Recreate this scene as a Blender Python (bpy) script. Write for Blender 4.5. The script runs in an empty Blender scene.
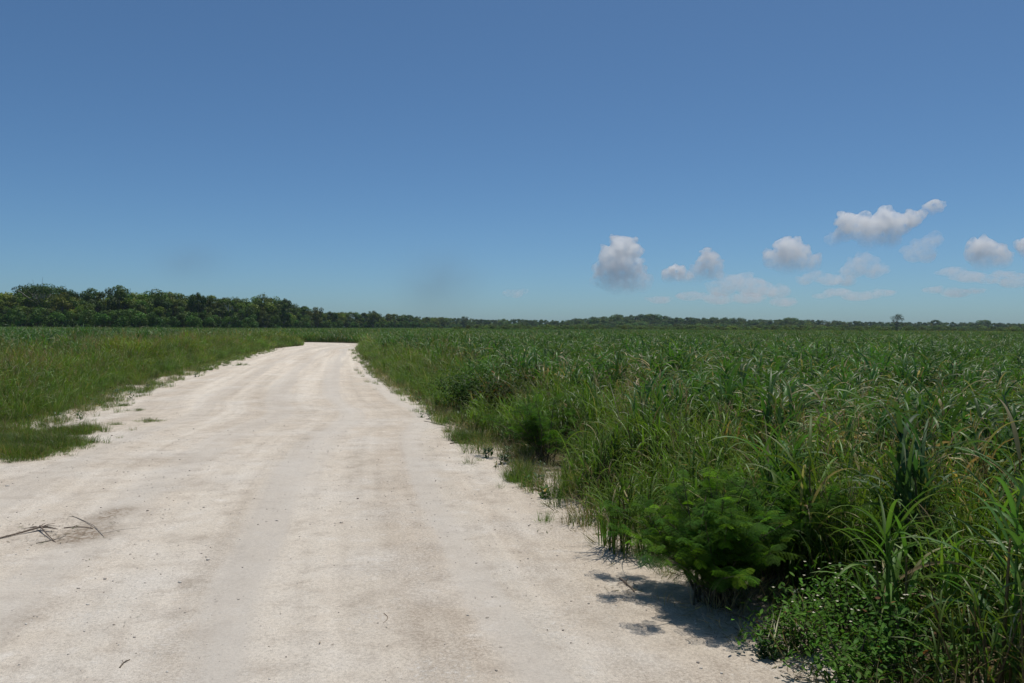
import bpy, math, random
import numpy as np
from mathutils import Vector, Matrix

random.seed(7)
rng = np.random.default_rng(11)
R = math.radians
scene = bpy.context.scene
COL = scene.collection

# ------------------------------------------------------------------ camera
W, H = 1024, 683
F_PX = 796.0
CAM_H = 2.2
HZ = 327.4                       # horizon row at the picture's middle
ROLL = R(0.27)
PITCH = math.atan((H / 2 - HZ) / F_PX)
cam_d = bpy.data.cameras.new("camera")
cam_d.sensor_width = 36.0
cam_d.lens = F_PX * 36.0 / W
cam_d.clip_start = 0.1
cam_d.clip_end = 40000
cam = bpy.data.objects.new("camera", cam_d)
COL.objects.link(cam)
cam.matrix_world = (Matrix.Translation((0, 0, CAM_H)) @ Matrix.Rotation(math.pi / 2 - PITCH, 4, 'X')
                    @ Matrix.Rotation(ROLL, 4, 'Z'))
scene.camera = cam
CM = cam.matrix_world.to_3x3()


def ray(px, py):
    return CM @ Vector(((px - W / 2) / F_PX, -(py - H / 2) / F_PX, -1.0))


def at(px, py, z=0.0):
    """ground point seen at a pixel"""
    d = ray(px, py)
    k = (z - CAM_H) / d.z
    return Vector((d.x * k, d.y * k, z))


def at_y(px, py, Y):
    """point seen at a pixel at forward distance Y"""
    d = ray(px, py)
    k = Y / d.y
    return Vector((d.x * k, Y, CAM_H + d.z * k))


# ------------------------------------------------------------------ noise
def _h(ix, iy, s):
    v = np.sin(ix * 127.1 + iy * 311.7 + s * 74.7) * 43758.5453
    return v - np.floor(v)


def vnoise(x, y, s=0):
    ix, iy = np.floor(x), np.floor(y)
    fx, fy = x - ix, y - iy
    fx = fx * fx * (3 - 2 * fx)
    fy = fy * fy * (3 - 2 * fy)
    a, b = _h(ix, iy, s), _h(ix + 1, iy, s)
    c, d = _h(ix, iy + 1, s), _h(ix + 1, iy + 1, s)
    return (a * (1 - fx) + b * fx) * (1 - fy) + (c * (1 - fx) + d * fx) * fy


def fbm(x, y, s=0, o=4):
    t, a, n = 0, 0.5, 0
    for i in range(o):
        t = t + a * vnoise(x * 2 ** i, y * 2 ** i, s + i * 3.1)
        n += a
        a *= 0.5
    return t / n


# ------------------------------------------------------------------ mesh helpers
class MB:
    """collects quads / tris with a colour per vertex"""

    def __init__(self):
        self.v, self.f, self.c, self.n = [], [], [], 0

    def add(self, v, f, c):
        v = np.asarray(v, float).reshape(-1, 3)
        f = np.asarray(f, int)
        c = np.asarray(c, float)
        if c.ndim == 1:
            c = np.repeat(c[None, :3], len(v), 0)
        self.v.append(v)
        self.f.append(f + self.n)
        self.c.append(c[:, :3])
        self.n += len(v)

    def mesh(self, name, mat, smooth=True):
        me = bpy.data.meshes.new(name)
        v = np.concatenate(self.v)
        c = np.concatenate(self.c)
        loops, starts, tot = [], [], 0
        for f in self.f:
            k = f.shape[1]
            loops.append(f.ravel())
            starts.append(tot + np.arange(len(f)) * k)
            tot += f.size
        loops = np.concatenate(loops)
        starts = np.concatenate(starts)
        me.vertices.add(len(v))
        me.vertices.foreach_set("co", v.ravel())
        me.loops.add(len(loops))
        me.loops.foreach_set("vertex_index", loops.astype(np.int32))
        me.polygons.add(len(starts))
        me.polygons.foreach_set("loop_start", starts.astype(np.int32))
        me.update(calc_edges=True)
        me.validate()
        ca = me.attributes.new("col", 'FLOAT_COLOR', 'POINT')
        ca.data.foreach_set("color", np.concatenate([c, np.ones((len(c), 1))], 1).ravel())
        if smooth:
            me.polygons.foreach_set("use_smooth", np.ones(len(starts), bool))
        if mat:
            me.materials.append(mat)
        return me


def link(name, me, parent=None):
    o = bpy.data.objects.new(name, me)
    COL.objects.link(o)
    if parent:
        o.parent = parent
    return o


def tag(o, label=None, cat=None, group=None, kind=None):
    if label: o['label'] = label
    if cat: o['category'] = cat
    if group: o['group'] = group
    if kind: o['kind'] = kind
    return o


def thing(name, label, cat, loc=(0, 0, 0), rotz=0.0, group=None):
    o = bpy.data.objects.new(name, None)
    o.empty_display_size = 0.2
    COL.objects.link(o)
    o.location = loc
    o.rotation_euler = (0, 0, rotz)
    return tag(o, label, cat, group)


def tube(mb, pts, rad, col, seg=6):
    """tapered tube along points"""
    pts = [Vector(p) for p in pts]
    n = len(pts)
    rad = np.interp(np.linspace(0, 1, n), np.linspace(0, 1, len(rad)), rad)
    vs = []
    ref = Vector((0.31, 0.17, 0.93)).normalized()
    for i, p in enumerate(pts):
        d = (pts[min(i + 1, n - 1)] - pts[max(i - 1, 0)]).normalized()
        a = d.cross(ref)
        if a.length < 1e-3:
            a = d.cross(Vector((1, 0, 0)))
        a.normalize()
        b = d.cross(a)
        for k in range(seg):
            w = 2 * math.pi * k / seg
            vs.append(p + (a * math.cos(w) + b * math.sin(w)) * rad[i])
    fs = []
    for i in range(n - 1):
        for k in range(seg):
            k2 = (k + 1) % seg
            fs.append((i * seg + k, i * seg + k2, (i + 1) * seg + k2, (i + 1) * seg + k))
    mb.add([tuple(v) for v in vs], fs, col)


def blades(mb, base, az, th0, droop, L, Wd, segs, col, fold=0.0, twist=None, prof='cane', tipcol=None, pw=1.6):
    """curved leaf ribbons, vectorised: base n*3, everything else length n"""
    n = len(az)
    t = np.linspace(0, 1, segs + 1)
    th = th0[:, None] + droop[:, None] * t[None, :] ** pw
    thm = 0.5 * (th[:, 1:] + th[:, :-1])
    st = (L / segs)[:, None]
    r = np.concatenate([np.zeros((n, 1)), np.cumsum(np.sin(thm) * st, 1)], 1)
    z = np.concatenate([np.zeros((n, 1)), np.cumsum(np.cos(thm) * st, 1)], 1)
    ca, sa = np.cos(az)[:, None], np.sin(az)[:, None]
    P = np.stack([base[:, 0:1] + r * ca, base[:, 1:2] + r * sa, base[:, 2:3] + z], 2)
    T = np.stack([np.sin(th) * ca, np.sin(th) * sa, np.cos(th)], 2)
    S = np.stack([-sa + 0 * r, ca + 0 * r, 0 * r], 2)
    N = np.cross(T, S)
    if twist is not None:
        w = twist[:, None] * t[None, :]
        S2 = S * np.cos(w)[..., None] + N * np.sin(w)[..., None]
        N = -S * np.sin(w)[..., None] + N * np.cos(w)[..., None]
        S = S2
    if prof == 'cane':
        pr = np.minimum(1, 0.45 + 2.6 * t) * np.clip(1 - t, 0, 1) ** 0.55
    elif prof == 'thin':
        pr = np.clip(1 - t, 0, 1) ** 0.7
    else:
        pr = np.sin(np.pi * np.clip(t * 0.93 + 0.06, 0, 1)) ** 0.8
    pr = np.maximum(pr, 0.03)
    hw = 0.5 * Wd[:, None] * pr[None, :]
    Lf = P - S * hw[..., None]
    Rt = P + S * hw[..., None]
    C = np.repeat(col[:, None, :], segs + 1, 1)
    if tipcol is not None:
        k = np.clip((t - 0.6) / 0.4, 0, 1)[None, :, None] ** 1.5
        C = C * (1 - k * 0.75) + tipcol[:, None, :] * k * 0.75
    m = segs + 1
    if fold:
        Md = P - N * (hw * fold)[..., None]
        V = np.stack([Lf, Md, Rt], 2).reshape(-1, 3)
        C = np.stack([C, C * 1.12, C], 2).reshape(-1, 3)
        w = 3
        i = np.arange(segs)
        q = []
        for k in (0, 1):
            q.append(np.stack([i * 3 + k, i * 3 + k + 1, (i + 1) * 3 + k + 1, (i + 1) * 3 + k], 1))
        q = np.concatenate(q)
    else:
        V = np.stack([Lf, Rt], 2).reshape(-1, 3)
        C = np.stack([C, C], 2).reshape(-1, 3)
        w = 2
        i = np.arange(segs)
        q = np.stack([i * 2, i * 2 + 1, (i + 1) * 2 + 1, (i + 1) * 2], 1)
    F = (q[None] + (np.arange(n) * m * w)[:, None, None]).reshape(-1, 4)
    mb.add(V, F, C)


# ------------------------------------------------------------------ materials
def new_mat(name):
    m = bpy.data.materials.new(name)
    m.use_nodes = True
    nt = m.node_tree
    nt.nodes.clear()
    out = nt.nodes.new("ShaderNodeOutputMaterial")
    return m, nt, out


def N(nt, t, **kw):
    n = nt.nodes.new(t)
    for k, v in kw.items():
        setattr(n, k, v)
    return n


def mathn(nt, op, a, b=None, clamp=False):
    n = nt.nodes.new("ShaderNodeMath")
    n.operation = op
    n.use_clamp = clamp
    for i, x in enumerate((a, b)):
        if x is None: continue
        if isinstance(x, (int, float)): n.inputs[i].default_value = x
        else: nt.links.new(x, n.inputs[i])
    return n.outputs[0]


def mixc(nt, fac, a, b, mode='MIX'):
    n = nt.nodes.new("ShaderNodeMix")
    n.data_type = 'RGBA'
    n.blend_type = mode
    for s, x in ((0, fac), (6, a), (7, b)):
        if isinstance(x, (int, float)): n.inputs[s].default_value = x
        elif isinstance(x, tuple): n.inputs[s].default_value = (*x, 1)
        else: nt.links.new(x, n.inputs[s])
    return n.outputs[2]


def ramp(nt, fac, stops, interp='LINEAR'):
    n = nt.nodes.new("ShaderNodeValToRGB")
    n.color_ramp.interpolation = interp
    el = n.color_ramp.elements
    while len(el) < len(stops): el.new(0.5)
    for e, (p, c) in zip(el, stops):
        e.position = p
        e.color = (*c, 1) if isinstance(c, tuple) else (c, c, c, 1)
    nt.links.new(fac, n.inputs[0])
    return n.outputs[0]


def noise(nt, vec, scale, detail=4, rough=0.55):
    n = nt.nodes.new("ShaderNodeTexNoise")
    n.inputs['Scale'].default_value = scale
    n.inputs['Detail'].default_value = detail
    n.inputs['Roughness'].default_value = rough
    if vec is not None: nt.links.new(vec, n.inputs['Vector'])
    return n.outputs['Fac']


def leaf_mat(name, instanced=False, rough=0.45, spec=0.5, trans=0.3, tint_by_object=False):
    m, nt, out = new_mat(name)
    at_ = N(nt, "ShaderNodeAttribute", attribute_name="col")
    c = at_.outputs['Color']
    oi = N(nt, "ShaderNodeObjectInfo")
    if instanced:
        ti = N(nt, "ShaderNodeAttribute", attribute_name="tint", attribute_type='INSTANCER')
        tr = ramp(nt, ti.outputs['Fac'], [(0.0, (0.78, 0.98, 1.1)), (0.5, (1, 1, 1)), (1.0, (1.6, 1.22, 0.62))])
        c = mixc(nt, 1.0, c, tr, 'MULTIPLY')
    if tint_by_object:
        c = mixc(nt, 1.0, c, oi.outputs['Color'], 'MULTIPLY')
    else:
        rb = mathn(nt, 'MULTIPLY_ADD', oi.outputs['Random'], 0.7 if instanced else 0.0)
        rb.node.inputs[2].default_value = 0.66 if instanced else 1.0
        cmb = N(nt, "ShaderNodeCombineColor")
        for i in range(3): nt.links.new(rb, cmb.inputs[i])
        c = mixc(nt, 1.0, c, cmb.outputs[0], 'MULTIPLY')
    p = N(nt, "ShaderNodeBsdfPrincipled")
    nt.links.new(c, p.inputs['Base Color'])
    p.inputs['Roughness'].default_value = rough
    p.inputs['Specular IOR Level'].default_value = spec
    tl = N(nt, "ShaderNodeBsdfTranslucent")
    tc = mixc(nt, 1.0, c, (1.3, 1.4, 0.75), 'MULTIPLY')
    nt.links.new(tc, tl.inputs['Color'])
    mx = N(nt, "ShaderNodeMixShader")
    mx.inputs[0].default_value = trans
    nt.links.new(p.outputs[0], mx.inputs[1])
    nt.links.new(tl.outputs[0], mx.inputs[2])
    nt.links.new(mx.outputs[0], out.inputs[0])
    return m


def bark_mat(name, rough=0.9):
    m, nt, out = new_mat(name)
    at_ = N(nt, "ShaderNodeAttribute", attribute_name="col")
    tc = N(nt, "ShaderNodeTexCoord")
    nz = noise(nt, tc.outputs['Object'], 9, 5, 0.65)
    c = mixc(nt, 1.0, at_.outputs['Color'], ramp(nt, nz, [(0.3, 0.6), (0.7, 1.25)]), 'MULTIPLY')
    p = N(nt, "ShaderNodeBsdfPrincipled")
    nt.links.new(c, p.inputs['Base Color'])
    p.inputs['Roughness'].default_value = rough
    nt.links.new(p.outputs[0], out.inputs[0])
    return m


M_field = leaf_mat("field_blade", True, 0.47, 0.42, 0.32)
M_plant = leaf_mat("plant_leaf", False, 0.55, 0.30, 0.32)
M_fine = leaf_mat("fine_leaf", False, 0.7, 0.08, 0.38)
M_weed = leaf_mat("weed_leaf", False, 0.6, 0.14, 0.32)
M_tree = leaf_mat("tree_leaf", False, 0.6, 0.25, 0.18, tint_by_object=True)
M_wood = leaf_mat("far_wood_leaf", True, 0.6, 0.25, 0.18)
M_bark = bark_mat("bark")
M_stone = bark_mat("stone")

# ------------------------------------------------------------------ road outline (metres)
ED = [  # left edge, right edge
    ((-2.6, -14.0), (7.6, -14.0)),
    ((-5.6, -4.0), (4.6, -4.0)),
    ((-7.0, 1.5), (2.95, 1.5)),
    ((-7.9, 4.9), (1.92, 4.9)),
    ((-8.3, 6.4), (1.40, 6.4)),
    ((-8.6, 8.0), (0.92, 8.0)),
    ((-9.0, 9.8), (0.58, 9.8)),
    ((-9.5, 12.4), (-0.05, 12.4)),
    ((-10.0, 15.7), (-0.90, 15.7)),
    ((-10.2, 19.3), (-1.80, 19.3)),
    ((-11.6, 23.8), (-2.95, 23.8)),
    ((-13.6, 32.7), (-5.30, 32.7)),
    ((-16.2, 44.5), (-8.35, 45.5)),
    ((-19.2, 60.0), (-12.0, 62.0)),
    ((-21.8, 75.0), (-14.6, 74.0)),
    ((-22.8, 86.0), (-16.6, 87.0)),
    ((-23.2, 92.0), (-18.4, 97.0)),
    ((-26.5, 99.0), (-22.0, 105.0)),
    ((-38.0, 104.5), (-36.0, 111.0)),
    ((-85.0, 108.0), (-85.0, 115.0)),
]
EL = np.array([e[0] for e in ED], float)
ER = np.array([e[1] for e in ED], float)


def smooth_poly(P, n=8):
    """Catmull-Rom resample"""
    out = []
    for i in range(len(P) - 1):
        p0, p1, p2, p3 = P[max(i - 1, 0)], P[i], P[i + 1], P[min(i + 2, len(P) - 1)]
        for k in range(n):
            t = k / n
            out.append(0.5 * (2 * p1 + (p2 - p0) * t + (2 * p0 - 5 * p1 + 4 * p2 - p3) * t * t
                              + (3 * p1 - p0 - 3 * p2 + p3) * t ** 3))
    out.append(P[-1])
    return np.array(out)


EL, ER = smooth_poly(EL), smooth_poly(ER)
ROADPOLY = np.concatenate([EL, ER[::-1]])


def seg_dist(P, A):
    d = np.full(len(P), 1e9)
    for a, b in zip(A[:-1], A[1:]):
        ab = b - a
        t = np.clip(((P - a) @ ab) / (ab @ ab), 0, 1)
        q = P - (a + t[:, None] * ab)
        d = np.minimum(d, np.hypot(q[:, 0], q[:, 1]))
    return d


def road_info(P):
    """(signed distance outside the road, True where the nearer edge is the right one)"""
    P = np.asarray(P, float)[:, :2]
    dl, dr = seg_dist(P, EL), seg_dist(P, ER)
    ins = np.zeros(len(P), bool)
    x, y = P[:, 0], P[:, 1]
    A = ROADPOLY
    B = np.roll(A, -1, 0)
    for (ax, ay), (bx, by) in zip(A, B):
        if ay == by: continue
        c = ((ay > y) != (by > y)) & (x < (bx - ax) * (y - ay) / (by - ay) + ax)
        ins ^= c
    d = np.minimum(dl, dr)
    return np.where(ins, -d, d), dr < dl


# ------------------------------------------------------------------ ground
def ground_mat():
    m, nt, out = new_mat("ground_soil")
    g = N(nt, "ShaderNodeNewGeometry")
    n1 = noise(nt, g.outputs['Position'], 0.6, 6, 0.6)
    n2 = noise(nt, g.outputs['Position'], 14, 4, 0.6)
    c = ramp(nt, n1, [(0.3, (0.045, 0.05, 0.022)), (0.55, (0.075, 0.065, 0.035)), (0.75, (0.12, 0.10, 0.055))])
    c = mixc(nt, 0.6, c, ramp(nt, n2, [(0.3, 0.55), (0.7, 1.3)]), 'MULTIPLY')
    p = N(nt, "ShaderNodeBsdfPrincipled")
    p.inputs['Roughness'].default_value = 1.0
    p.inputs['Specular IOR Level'].default_value = 0.1
    nt.links.new(c, p.inputs['Base Color'])
    nt.links.new(p.outputs[0], out.inputs[0])
    return m


def grid_mesh(name, X, Y, Z, mat, extra=None):
    r, c = X.shape
    v = np.stack([X, Y, Z], 2).reshape(-1, 3)
    i, j = np.meshgrid(np.arange(r - 1), np.arange(c - 1), indexing='ij')
    a = i * c + j
    f = np.stack([a, a + 1, a + c + 1, a + c], 2).reshape(-1, 4)
    mb = MB()
    mb.add(v, f, np.ones(3))
    me = mb.mesh(name, mat)
    for k, arr in (extra or {}).items():
        at_ = me.attributes.new(k, 'FLOAT', 'POINT')
        at_.data.foreach_set("value", arr.ravel().astype(np.float32))
    return me


gx = np.concatenate([-np.geomspace(2500, 45, 14), np.linspace(-40, 40, 61), np.geomspace(45, 2500, 14)])
gy = np.concatenate([-np.geomspace(300, 20, 6), np.linspace(-16, 118, 90), np.geomspace(124, 2550, 16)])
GX, GY = np.meshgrid(gx, gy)
GZ = 0.05 * (fbm(GX * 0.25, GY * 0.25, 3) - 0.5)
tag(link("ground", grid_mesh("ground", GX, GY, GZ - 0.03, ground_mat())), kind='structure')


# ------------------------------------------------------------------ road
def road_mat():
    m, nt, out = new_mat("limestone_road")
    g = N(nt, "ShaderNodeNewGeometry")
    pos = g.outputs['Position']
    au = N(nt, "ShaderNodeAttribute", attribute_name="across").outputs['Fac']
    av = N(nt, "ShaderNodeAttribute", attribute_name="along").outputs['Fac']
    ad = N(nt, "ShaderNodeAttribute", attribute_name="outside").outputs['Fac']
    st = N(nt, "ShaderNodeAttribute", attribute_name="stain").outputs['Fac']
    cv = N(nt, "ShaderNodeCombineXYZ")
    nt.links.new(mathn(nt, 'MULTIPLY', au, 1.0), cv.inputs[0])
    nt.links.new(mathn(nt, 'MULTIPLY', av, 0.035), cv.inputs[1])
    lanes = noise(nt, cv.outputs[0], 1.0, 5, 0.6)                       # smeared along the wheel tracks
    big = noise(nt, pos, 0.55, 6, 0.62)
    mid = noise(nt, pos, 3.2, 6, 0.68)
    fine = noise(nt, pos, 38, 5, 0.7)
    grit = noise(nt, pos, 160, 3, 0.7)
    c = mixc(nt, ramp(nt, lanes, [(0.34, 0.0), (0.66, 1.0)]), (0.52, 0.445, 0.357), (0.60, 0.535, 0.447))
    c = mixc(nt, ramp(nt, big, [(0.46, 0.0), (0.66, 0.62)]), c, (0.61, 0.565, 0.50))
    c = mixc(nt, ramp(nt, mid, [(0.50, 0.0), (0.70, 0.5)]), c, (0.32, 0.262, 0.205))
    c = mixc(nt, ramp(nt, mid, [(0.28, 0.55), (0.42, 0.0)]), c, (0.70, 0.655, 0.59))
    trk = N(nt, "ShaderNodeCombineXYZ")
    nt.links.new(mathn(nt, 'MULTIPLY', au, 2.6), trk.inputs[0])
    nt.links.new(mathn(nt, 'MULTIPLY', av, 0.06), trk.inputs[1])
    tk = noise(nt, trk.outputs[0], 1.0, 4, 0.6)
    c = mixc(nt, 1.0, c, ramp(nt, tk, [(0.3, 0.90), (0.5, 1.0), (0.7, 1.07)]), 'MULTIPLY')
    far_pale = ramp(nt, mathn(nt, 'DIVIDE', av, 60.0), [(0.3, (1, 1, 1)), (0.9, (1.2, 1.19, 1.17))])  # road colour turns paler further along
    c = mixc(nt, 1.0, c, far_pale, 'MULTIPLY')
    c = mixc(nt, 1.0, c, ramp(nt, fine, [(0.28, 0.70), (0.5, 1.0), (0.72, 1.14)]), 'MULTIPLY')
    c = mixc(nt, 1.0, c, ramp(nt, grit, [(0.30, 0.50), (0.46, 0.98), (0.7, 1.12)]), 'MULTIPLY')
    vo = N(nt, "ShaderNodeTexVoronoi")
    vo.inputs['Scale'].default_value = 55
    nt.links.new(pos, vo.inputs['Vector'])
    sp = ramp(nt, vo.outputs['Distance'], [(0.06, 1.0), (0.17, 0.0)])
    sel = N(nt, "ShaderNodeSeparateColor")
    nt.links.new(vo.outputs['Color'], sel.inputs[0])
    sp = mathn(nt, 'MULTIPLY', sp, mathn(nt, 'GREATER_THAN', sel.outputs[0], 0.80))
    c = mixc(nt, mathn(nt, 'MULTIPLY', sp, 0.8), c, (0.20, 0.165, 0.13))
    sp2 = mathn(nt, 'MULTIPLY', ramp(nt, vo.outputs['Distance'], [(0.10, 1.0), (0.26, 0.0)]),
                mathn(nt, 'GREATER_THAN', sel.outputs[1], 0.86))
    c = mixc(nt, mathn(nt, 'MULTIPLY', sp2, 0.7), c, (0.82, 0.78, 0.70))
    gv = mathn(nt, 'MULTIPLY', mathn(nt, 'MULTIPLY', ramp(nt, lanes, [(0.42, 1.0), (0.58, 0.1)]), ramp(nt, noise(nt, pos, 0.9, 4, 0.6), [(0.36, 0.1), (0.56, 1.0)])),
               ramp(nt, noise(nt, pos, 46, 5, 0.8), [(0.46, 0.0), (0.58, 1.0)]))
    c = mixc(nt, mathn(nt, 'MULTIPLY', gv, 0.55), c, (0.25, 0.20, 0.155))
    gv2 = mathn(nt, 'MULTIPLY', ramp(nt, noise(nt, pos, 1.4, 4, 0.6), [(0.48, 0.0), (0.64, 1.0)]),
                ramp(nt, noise(nt, pos, 34, 4, 0.75), [(0.54, 0.0), (0.64, 1.0)]))
    c = mixc(nt, mathn(nt, 'MULTIPLY', gv2, 0.6), c, (0.74, 0.70, 0.63))
    wob = mathn(nt, 'MULTIPLY', mathn(nt, 'SUBTRACT', noise(nt, cv.outputs[0], 2.0, 2, 0.5), 0.5), 1.2)
    auw = mathn(nt, 'ADD', au, wob)
    for k_, (cen, wid) in enumerate(((6.25, 0.42), (8.0, 0.38), (4.5, 0.40), (2.7, 0.36))):
        ln = mathn(nt, 'SUBTRACT', 1.0, mathn(nt, 'DIVIDE', mathn(nt, 'ABSOLUTE', mathn(nt, 'SUBTRACT', auw, cen)), wid), True)
        c = mixc(nt, mathn(nt, 'MULTIPLY', ramp(nt, ln, [(0.0, 0.0), (0.6, 1.0)]), 0.55 - 0.08 * k_), c, (0.53, 0.485, 0.425))
    # damp earth stains
    sm = mathn(nt, 'MULTIPLY', st, ramp(nt, noise(nt, pos, 5.5, 6, 0.7), [(0.30, 0.15), (0.52, 1.0)]))
    sm = mathn(nt, 'MULTIPLY', sm, ramp(nt, noise(nt, pos, 24, 4, 0.75), [(0.36, 0.25), (0.58, 1.0)]))
    c = mixc(nt, sm, c, (0.205, 0.150, 0.100))
    # litter under the vegetation
    lf = mathn(nt, 'ADD', ad, mathn(nt, 'MULTIPLY', mathn(nt, 'SUBTRACT', noise(nt, pos, 2.6, 5, 0.65), 0.5), 2.2))
    c = mixc(nt, ramp(nt, lf, [(0.25, 0.0), (0.9, 1.0)]), c,
             mixc(nt, ramp(nt, fine, [(0.35, 0.0), (0.65, 1.0)]), (0.075, 0.062, 0.035), (0.19, 0.15, 0.09)))
    p = N(nt, "ShaderNodeBsdfPrincipled")
    p.inputs['Roughness'].default_value = 0.95
    p.inputs['Specular IOR Level'].default_value = 0.15
    nt.links.new(c, p.inputs['Base Color'])
    hgt = mathn(nt, 'ADD', mathn(nt, 'MULTIPLY', fine, 0.5), mathn(nt, 'MULTIPLY', grit, 0.25))
    hgt = mathn(nt, 'ADD', hgt, mathn(nt, 'MULTIPLY', mid, 1.2))
    hgt = mathn(nt, 'ADD', hgt, mathn(nt, 'MULTIPLY', sp2, 0.25))
    hgt = mathn(nt, 'ADD', hgt, mathn(nt, 'MULTIPLY', gv2, 0.3))
    b = N(nt, "ShaderNodeBump")
    b.inputs['Strength'].default_value = 0.55
    b.inputs['Distance'].default_value = 0.022
    nt.links.new(hgt, b.inputs['Height'])
    nt.links.new(b.outputs[0], p.inputs['Normal'])
    nt.links.new(p.outputs[0], out.inputs[0])
    return m


SHOULDER = 3.2
# rows along the road: fine near the camera
cum = np.concatenate([[0], np.cumsum(np.hypot(*np.diff((EL + ER) / 2, axis=0).T))])
s0 = cum[np.argmin(np.abs((EL + ER)[:, 1] / 2 - 3.0))]
s1 = cum[np.argmin(np.abs((EL + ER)[:, 1] / 2 - 16.0))]
srow = np.concatenate([np.linspace(0, s0, 30, endpoint=False), np.linspace(s0, s1, 260, endpoint=False),
                       np.linspace(0, 1, 300) ** 1.5 * (cum[-1] - s1) + s1])
Lx = np.stack([np.interp(srow, cum, EL[:, k]) for k in (0, 1)], 1)
Rx = np.stack([np.interp(srow, cum, ER[:, k]) for k in (0, 1)], 1)
NC = 190
wv = Rx - Lx
wl = np.hypot(wv[:, 0], wv[:, 1])
f = np.linspace(0, 1, NC)[None, :]
dist = -SHOULDER + f * (wl[:, None] + 2 * SHOULDER)          # metres from the left edge
un = wv / wl[:, None]
RX = Lx[:, 0:1] + un[:, 0:1] * dist
RY = Lx[:, 1:2] + un[:, 1:2] * dist
oL, oR = -dist, dist - wl[:, None]
outs = np.maximum(oL, oR)
prof = 0.05 * np.clip(-outs / 2.0, 0, 1) ** 0.7
side = np.clip(outs / SHOULDER, 0, 1)
RZ = prof + 0.015 - 0.10 * side ** 1.5
RZ = RZ + 0.05 * (fbm(RX * 0.5, RY * 0.5, 8) - 0.5) * np.clip(1 - side, 0, 1)
RZ = RZ + 0.022 * (fbm(RX * 3.3, RY * 3.3, 21, 4) - 0.5)
RZ = RZ + 0.010 * (fbm(dist * 2.6, srow[:, None] * 0.12, 31, 3) - 0.5)
# litter depth: starts right at the right edge, about a metre further out on the pale left verge
lit = np.where(oR > oL, oR + 0.05, oL - 0.9)


def blob(cx, cy, rx, ry, a=0.0):
    dx, dy = RX - cx, RY - cy
    u = (dx * math.cos(a) + dy * math.sin(a)) / rx
    w = (-dx * math.sin(a) + dy * math.cos(a)) / ry
    return np.clip(1.25 - np.hypot(u, w), 0, 1)


def px_blob(px, py, wpx, hpx, k=1.0):
    p = at(px, py)
    return k * blob(p.x, p.y, 0.5 * wpx / F_PX * p.y, 0.5 * hpx / F_PX * p.y ** 2 / CAM_H)


stain = px_blob(82, 541, 70, 26, 0.9) + px_blob(112, 520, 40, 20, 0.8) + px_blob(150, 465, 110, 16, 0.28) \
    + px_blob(40, 620, 50, 60, 0.22) + px_blob(205, 545, 60, 14, 0.22) + px_blob(450, 620, 90, 30, 0.12) \
    + px_blob(595, 625, 40, 22, 0.15) + px_blob(195, 490, 90, 14, 0.22)
road = link("dirt_road", grid_mesh("dirt_road", RX, RY, RZ, road_mat(),
            {"across": dist, "along": np.repeat(srow[:, None], NC, 1), "outside": lit, "stain": np.clip(stain * 1.3, 0, 1)}))
tag(road, kind='structure')


def road_z(x, y):
    """height of the road sheet (nearest vertex)"""
    i = np.argmin((RX - x) ** 2 + (RY - y) ** 2)
    return float(RZ.ravel()[i])


# ------------------------------------------------------------------ grass prototypes
GREEN_B = np.array((0.066, 0.150, 0.030))   # blue green cane
GREEN_Y = np.array((0.108, 0.195, 0.022))   # yellow green thin grass
GREEN_D = np.array((0.030, 0.062, 0.020))
DRY = np.array((0.30, 0.245, 0.13))
RUST = np.array((0.16, 0.075, 0.03))


def jit(c, n, k=0.25):
    b = 1 + k * (rng.random((n, 1)) * 2 - 1)
    h = 1 + 0.12 * (rng.random((n, 3)) * 2 - 1)
    return c[None] * b * h


def mix_dry(c, p, d=DRY):
    m = rng.random(len(c)) < p
    c = c.copy()
    c[m] = jit(d, m.sum(), 0.35)
    return c


def cane_clump(mb, stalks, rad, ht, leaf_l, leaf_w, nl, segs, fold, dry=0.07, base=GREEN_B, spread=1.0, pw=1.6, th=0.18):
    for s in range(stalks):
        a, r = rng.random() * 6.283, rad * math.sqrt(rng.random())
        b = np.array([r * math.cos(a), r * math.sin(a), 0.0])
        lean, la = rng.random() * 0.22 * spread, rng.random() * 6.283
        h = ht * (0.55 + 0.28 * rng.random())
        top = b + np.array([math.sin(lean) * math.cos(la) * h, math.sin(lean) * math.sin(la) * h, math.cos(lean) * h])
        tube(mb, [b, (b + top) / 2, top], (0.011, 0.010, 0.005), jit(base * 1.1, 1)[0] if rng.random() > .3 else DRY * 0.5, 4)
        n = nl
        k = np.linspace(0.12, 1.0, n) + 0.05 * rng.standard_normal(n)
        k = np.clip(k, 0.05, 1.0)
        bs = b[None] * (1 - k[:, None]) + top[None] * k[:, None]
        az = a * 0 + la + np.arange(n) * 2.7 + rng.standard_normal(n) * 0.6
        th0 = th + 0.30 * rng.random(n) + 0.25 * (1 - k)
        dr = (0.7 + 1.7 * rng.random(n) + (0.7 if pw > 1.9 else 0.0)) * (0.7 + 0.5 * (1 - k))
        L = leaf_l * (0.6 + 0.6 * rng.random(n)) * (0.75 + 0.35 * np.sin(np.pi * np.clip(k, 0, 1)))
        Wd = leaf_w * (0.65 + 0.6 * rng.random(n))
        c = mix_dry(jit(base, n), dry)
        low = k < 0.4
        c[low] = np.where(rng.random((low.sum(), 1)) < 0.4, jit(DRY * 0.75, low.sum(), 0.4), c[low])
        blades(mb, bs, az, th0, dr, L, Wd, segs, c, fold, rng.standard_normal(n) * 0.9, 'cane',
               jit(DRY * 0.8, n) * 0.6 + c * 0.4, pw)


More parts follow.
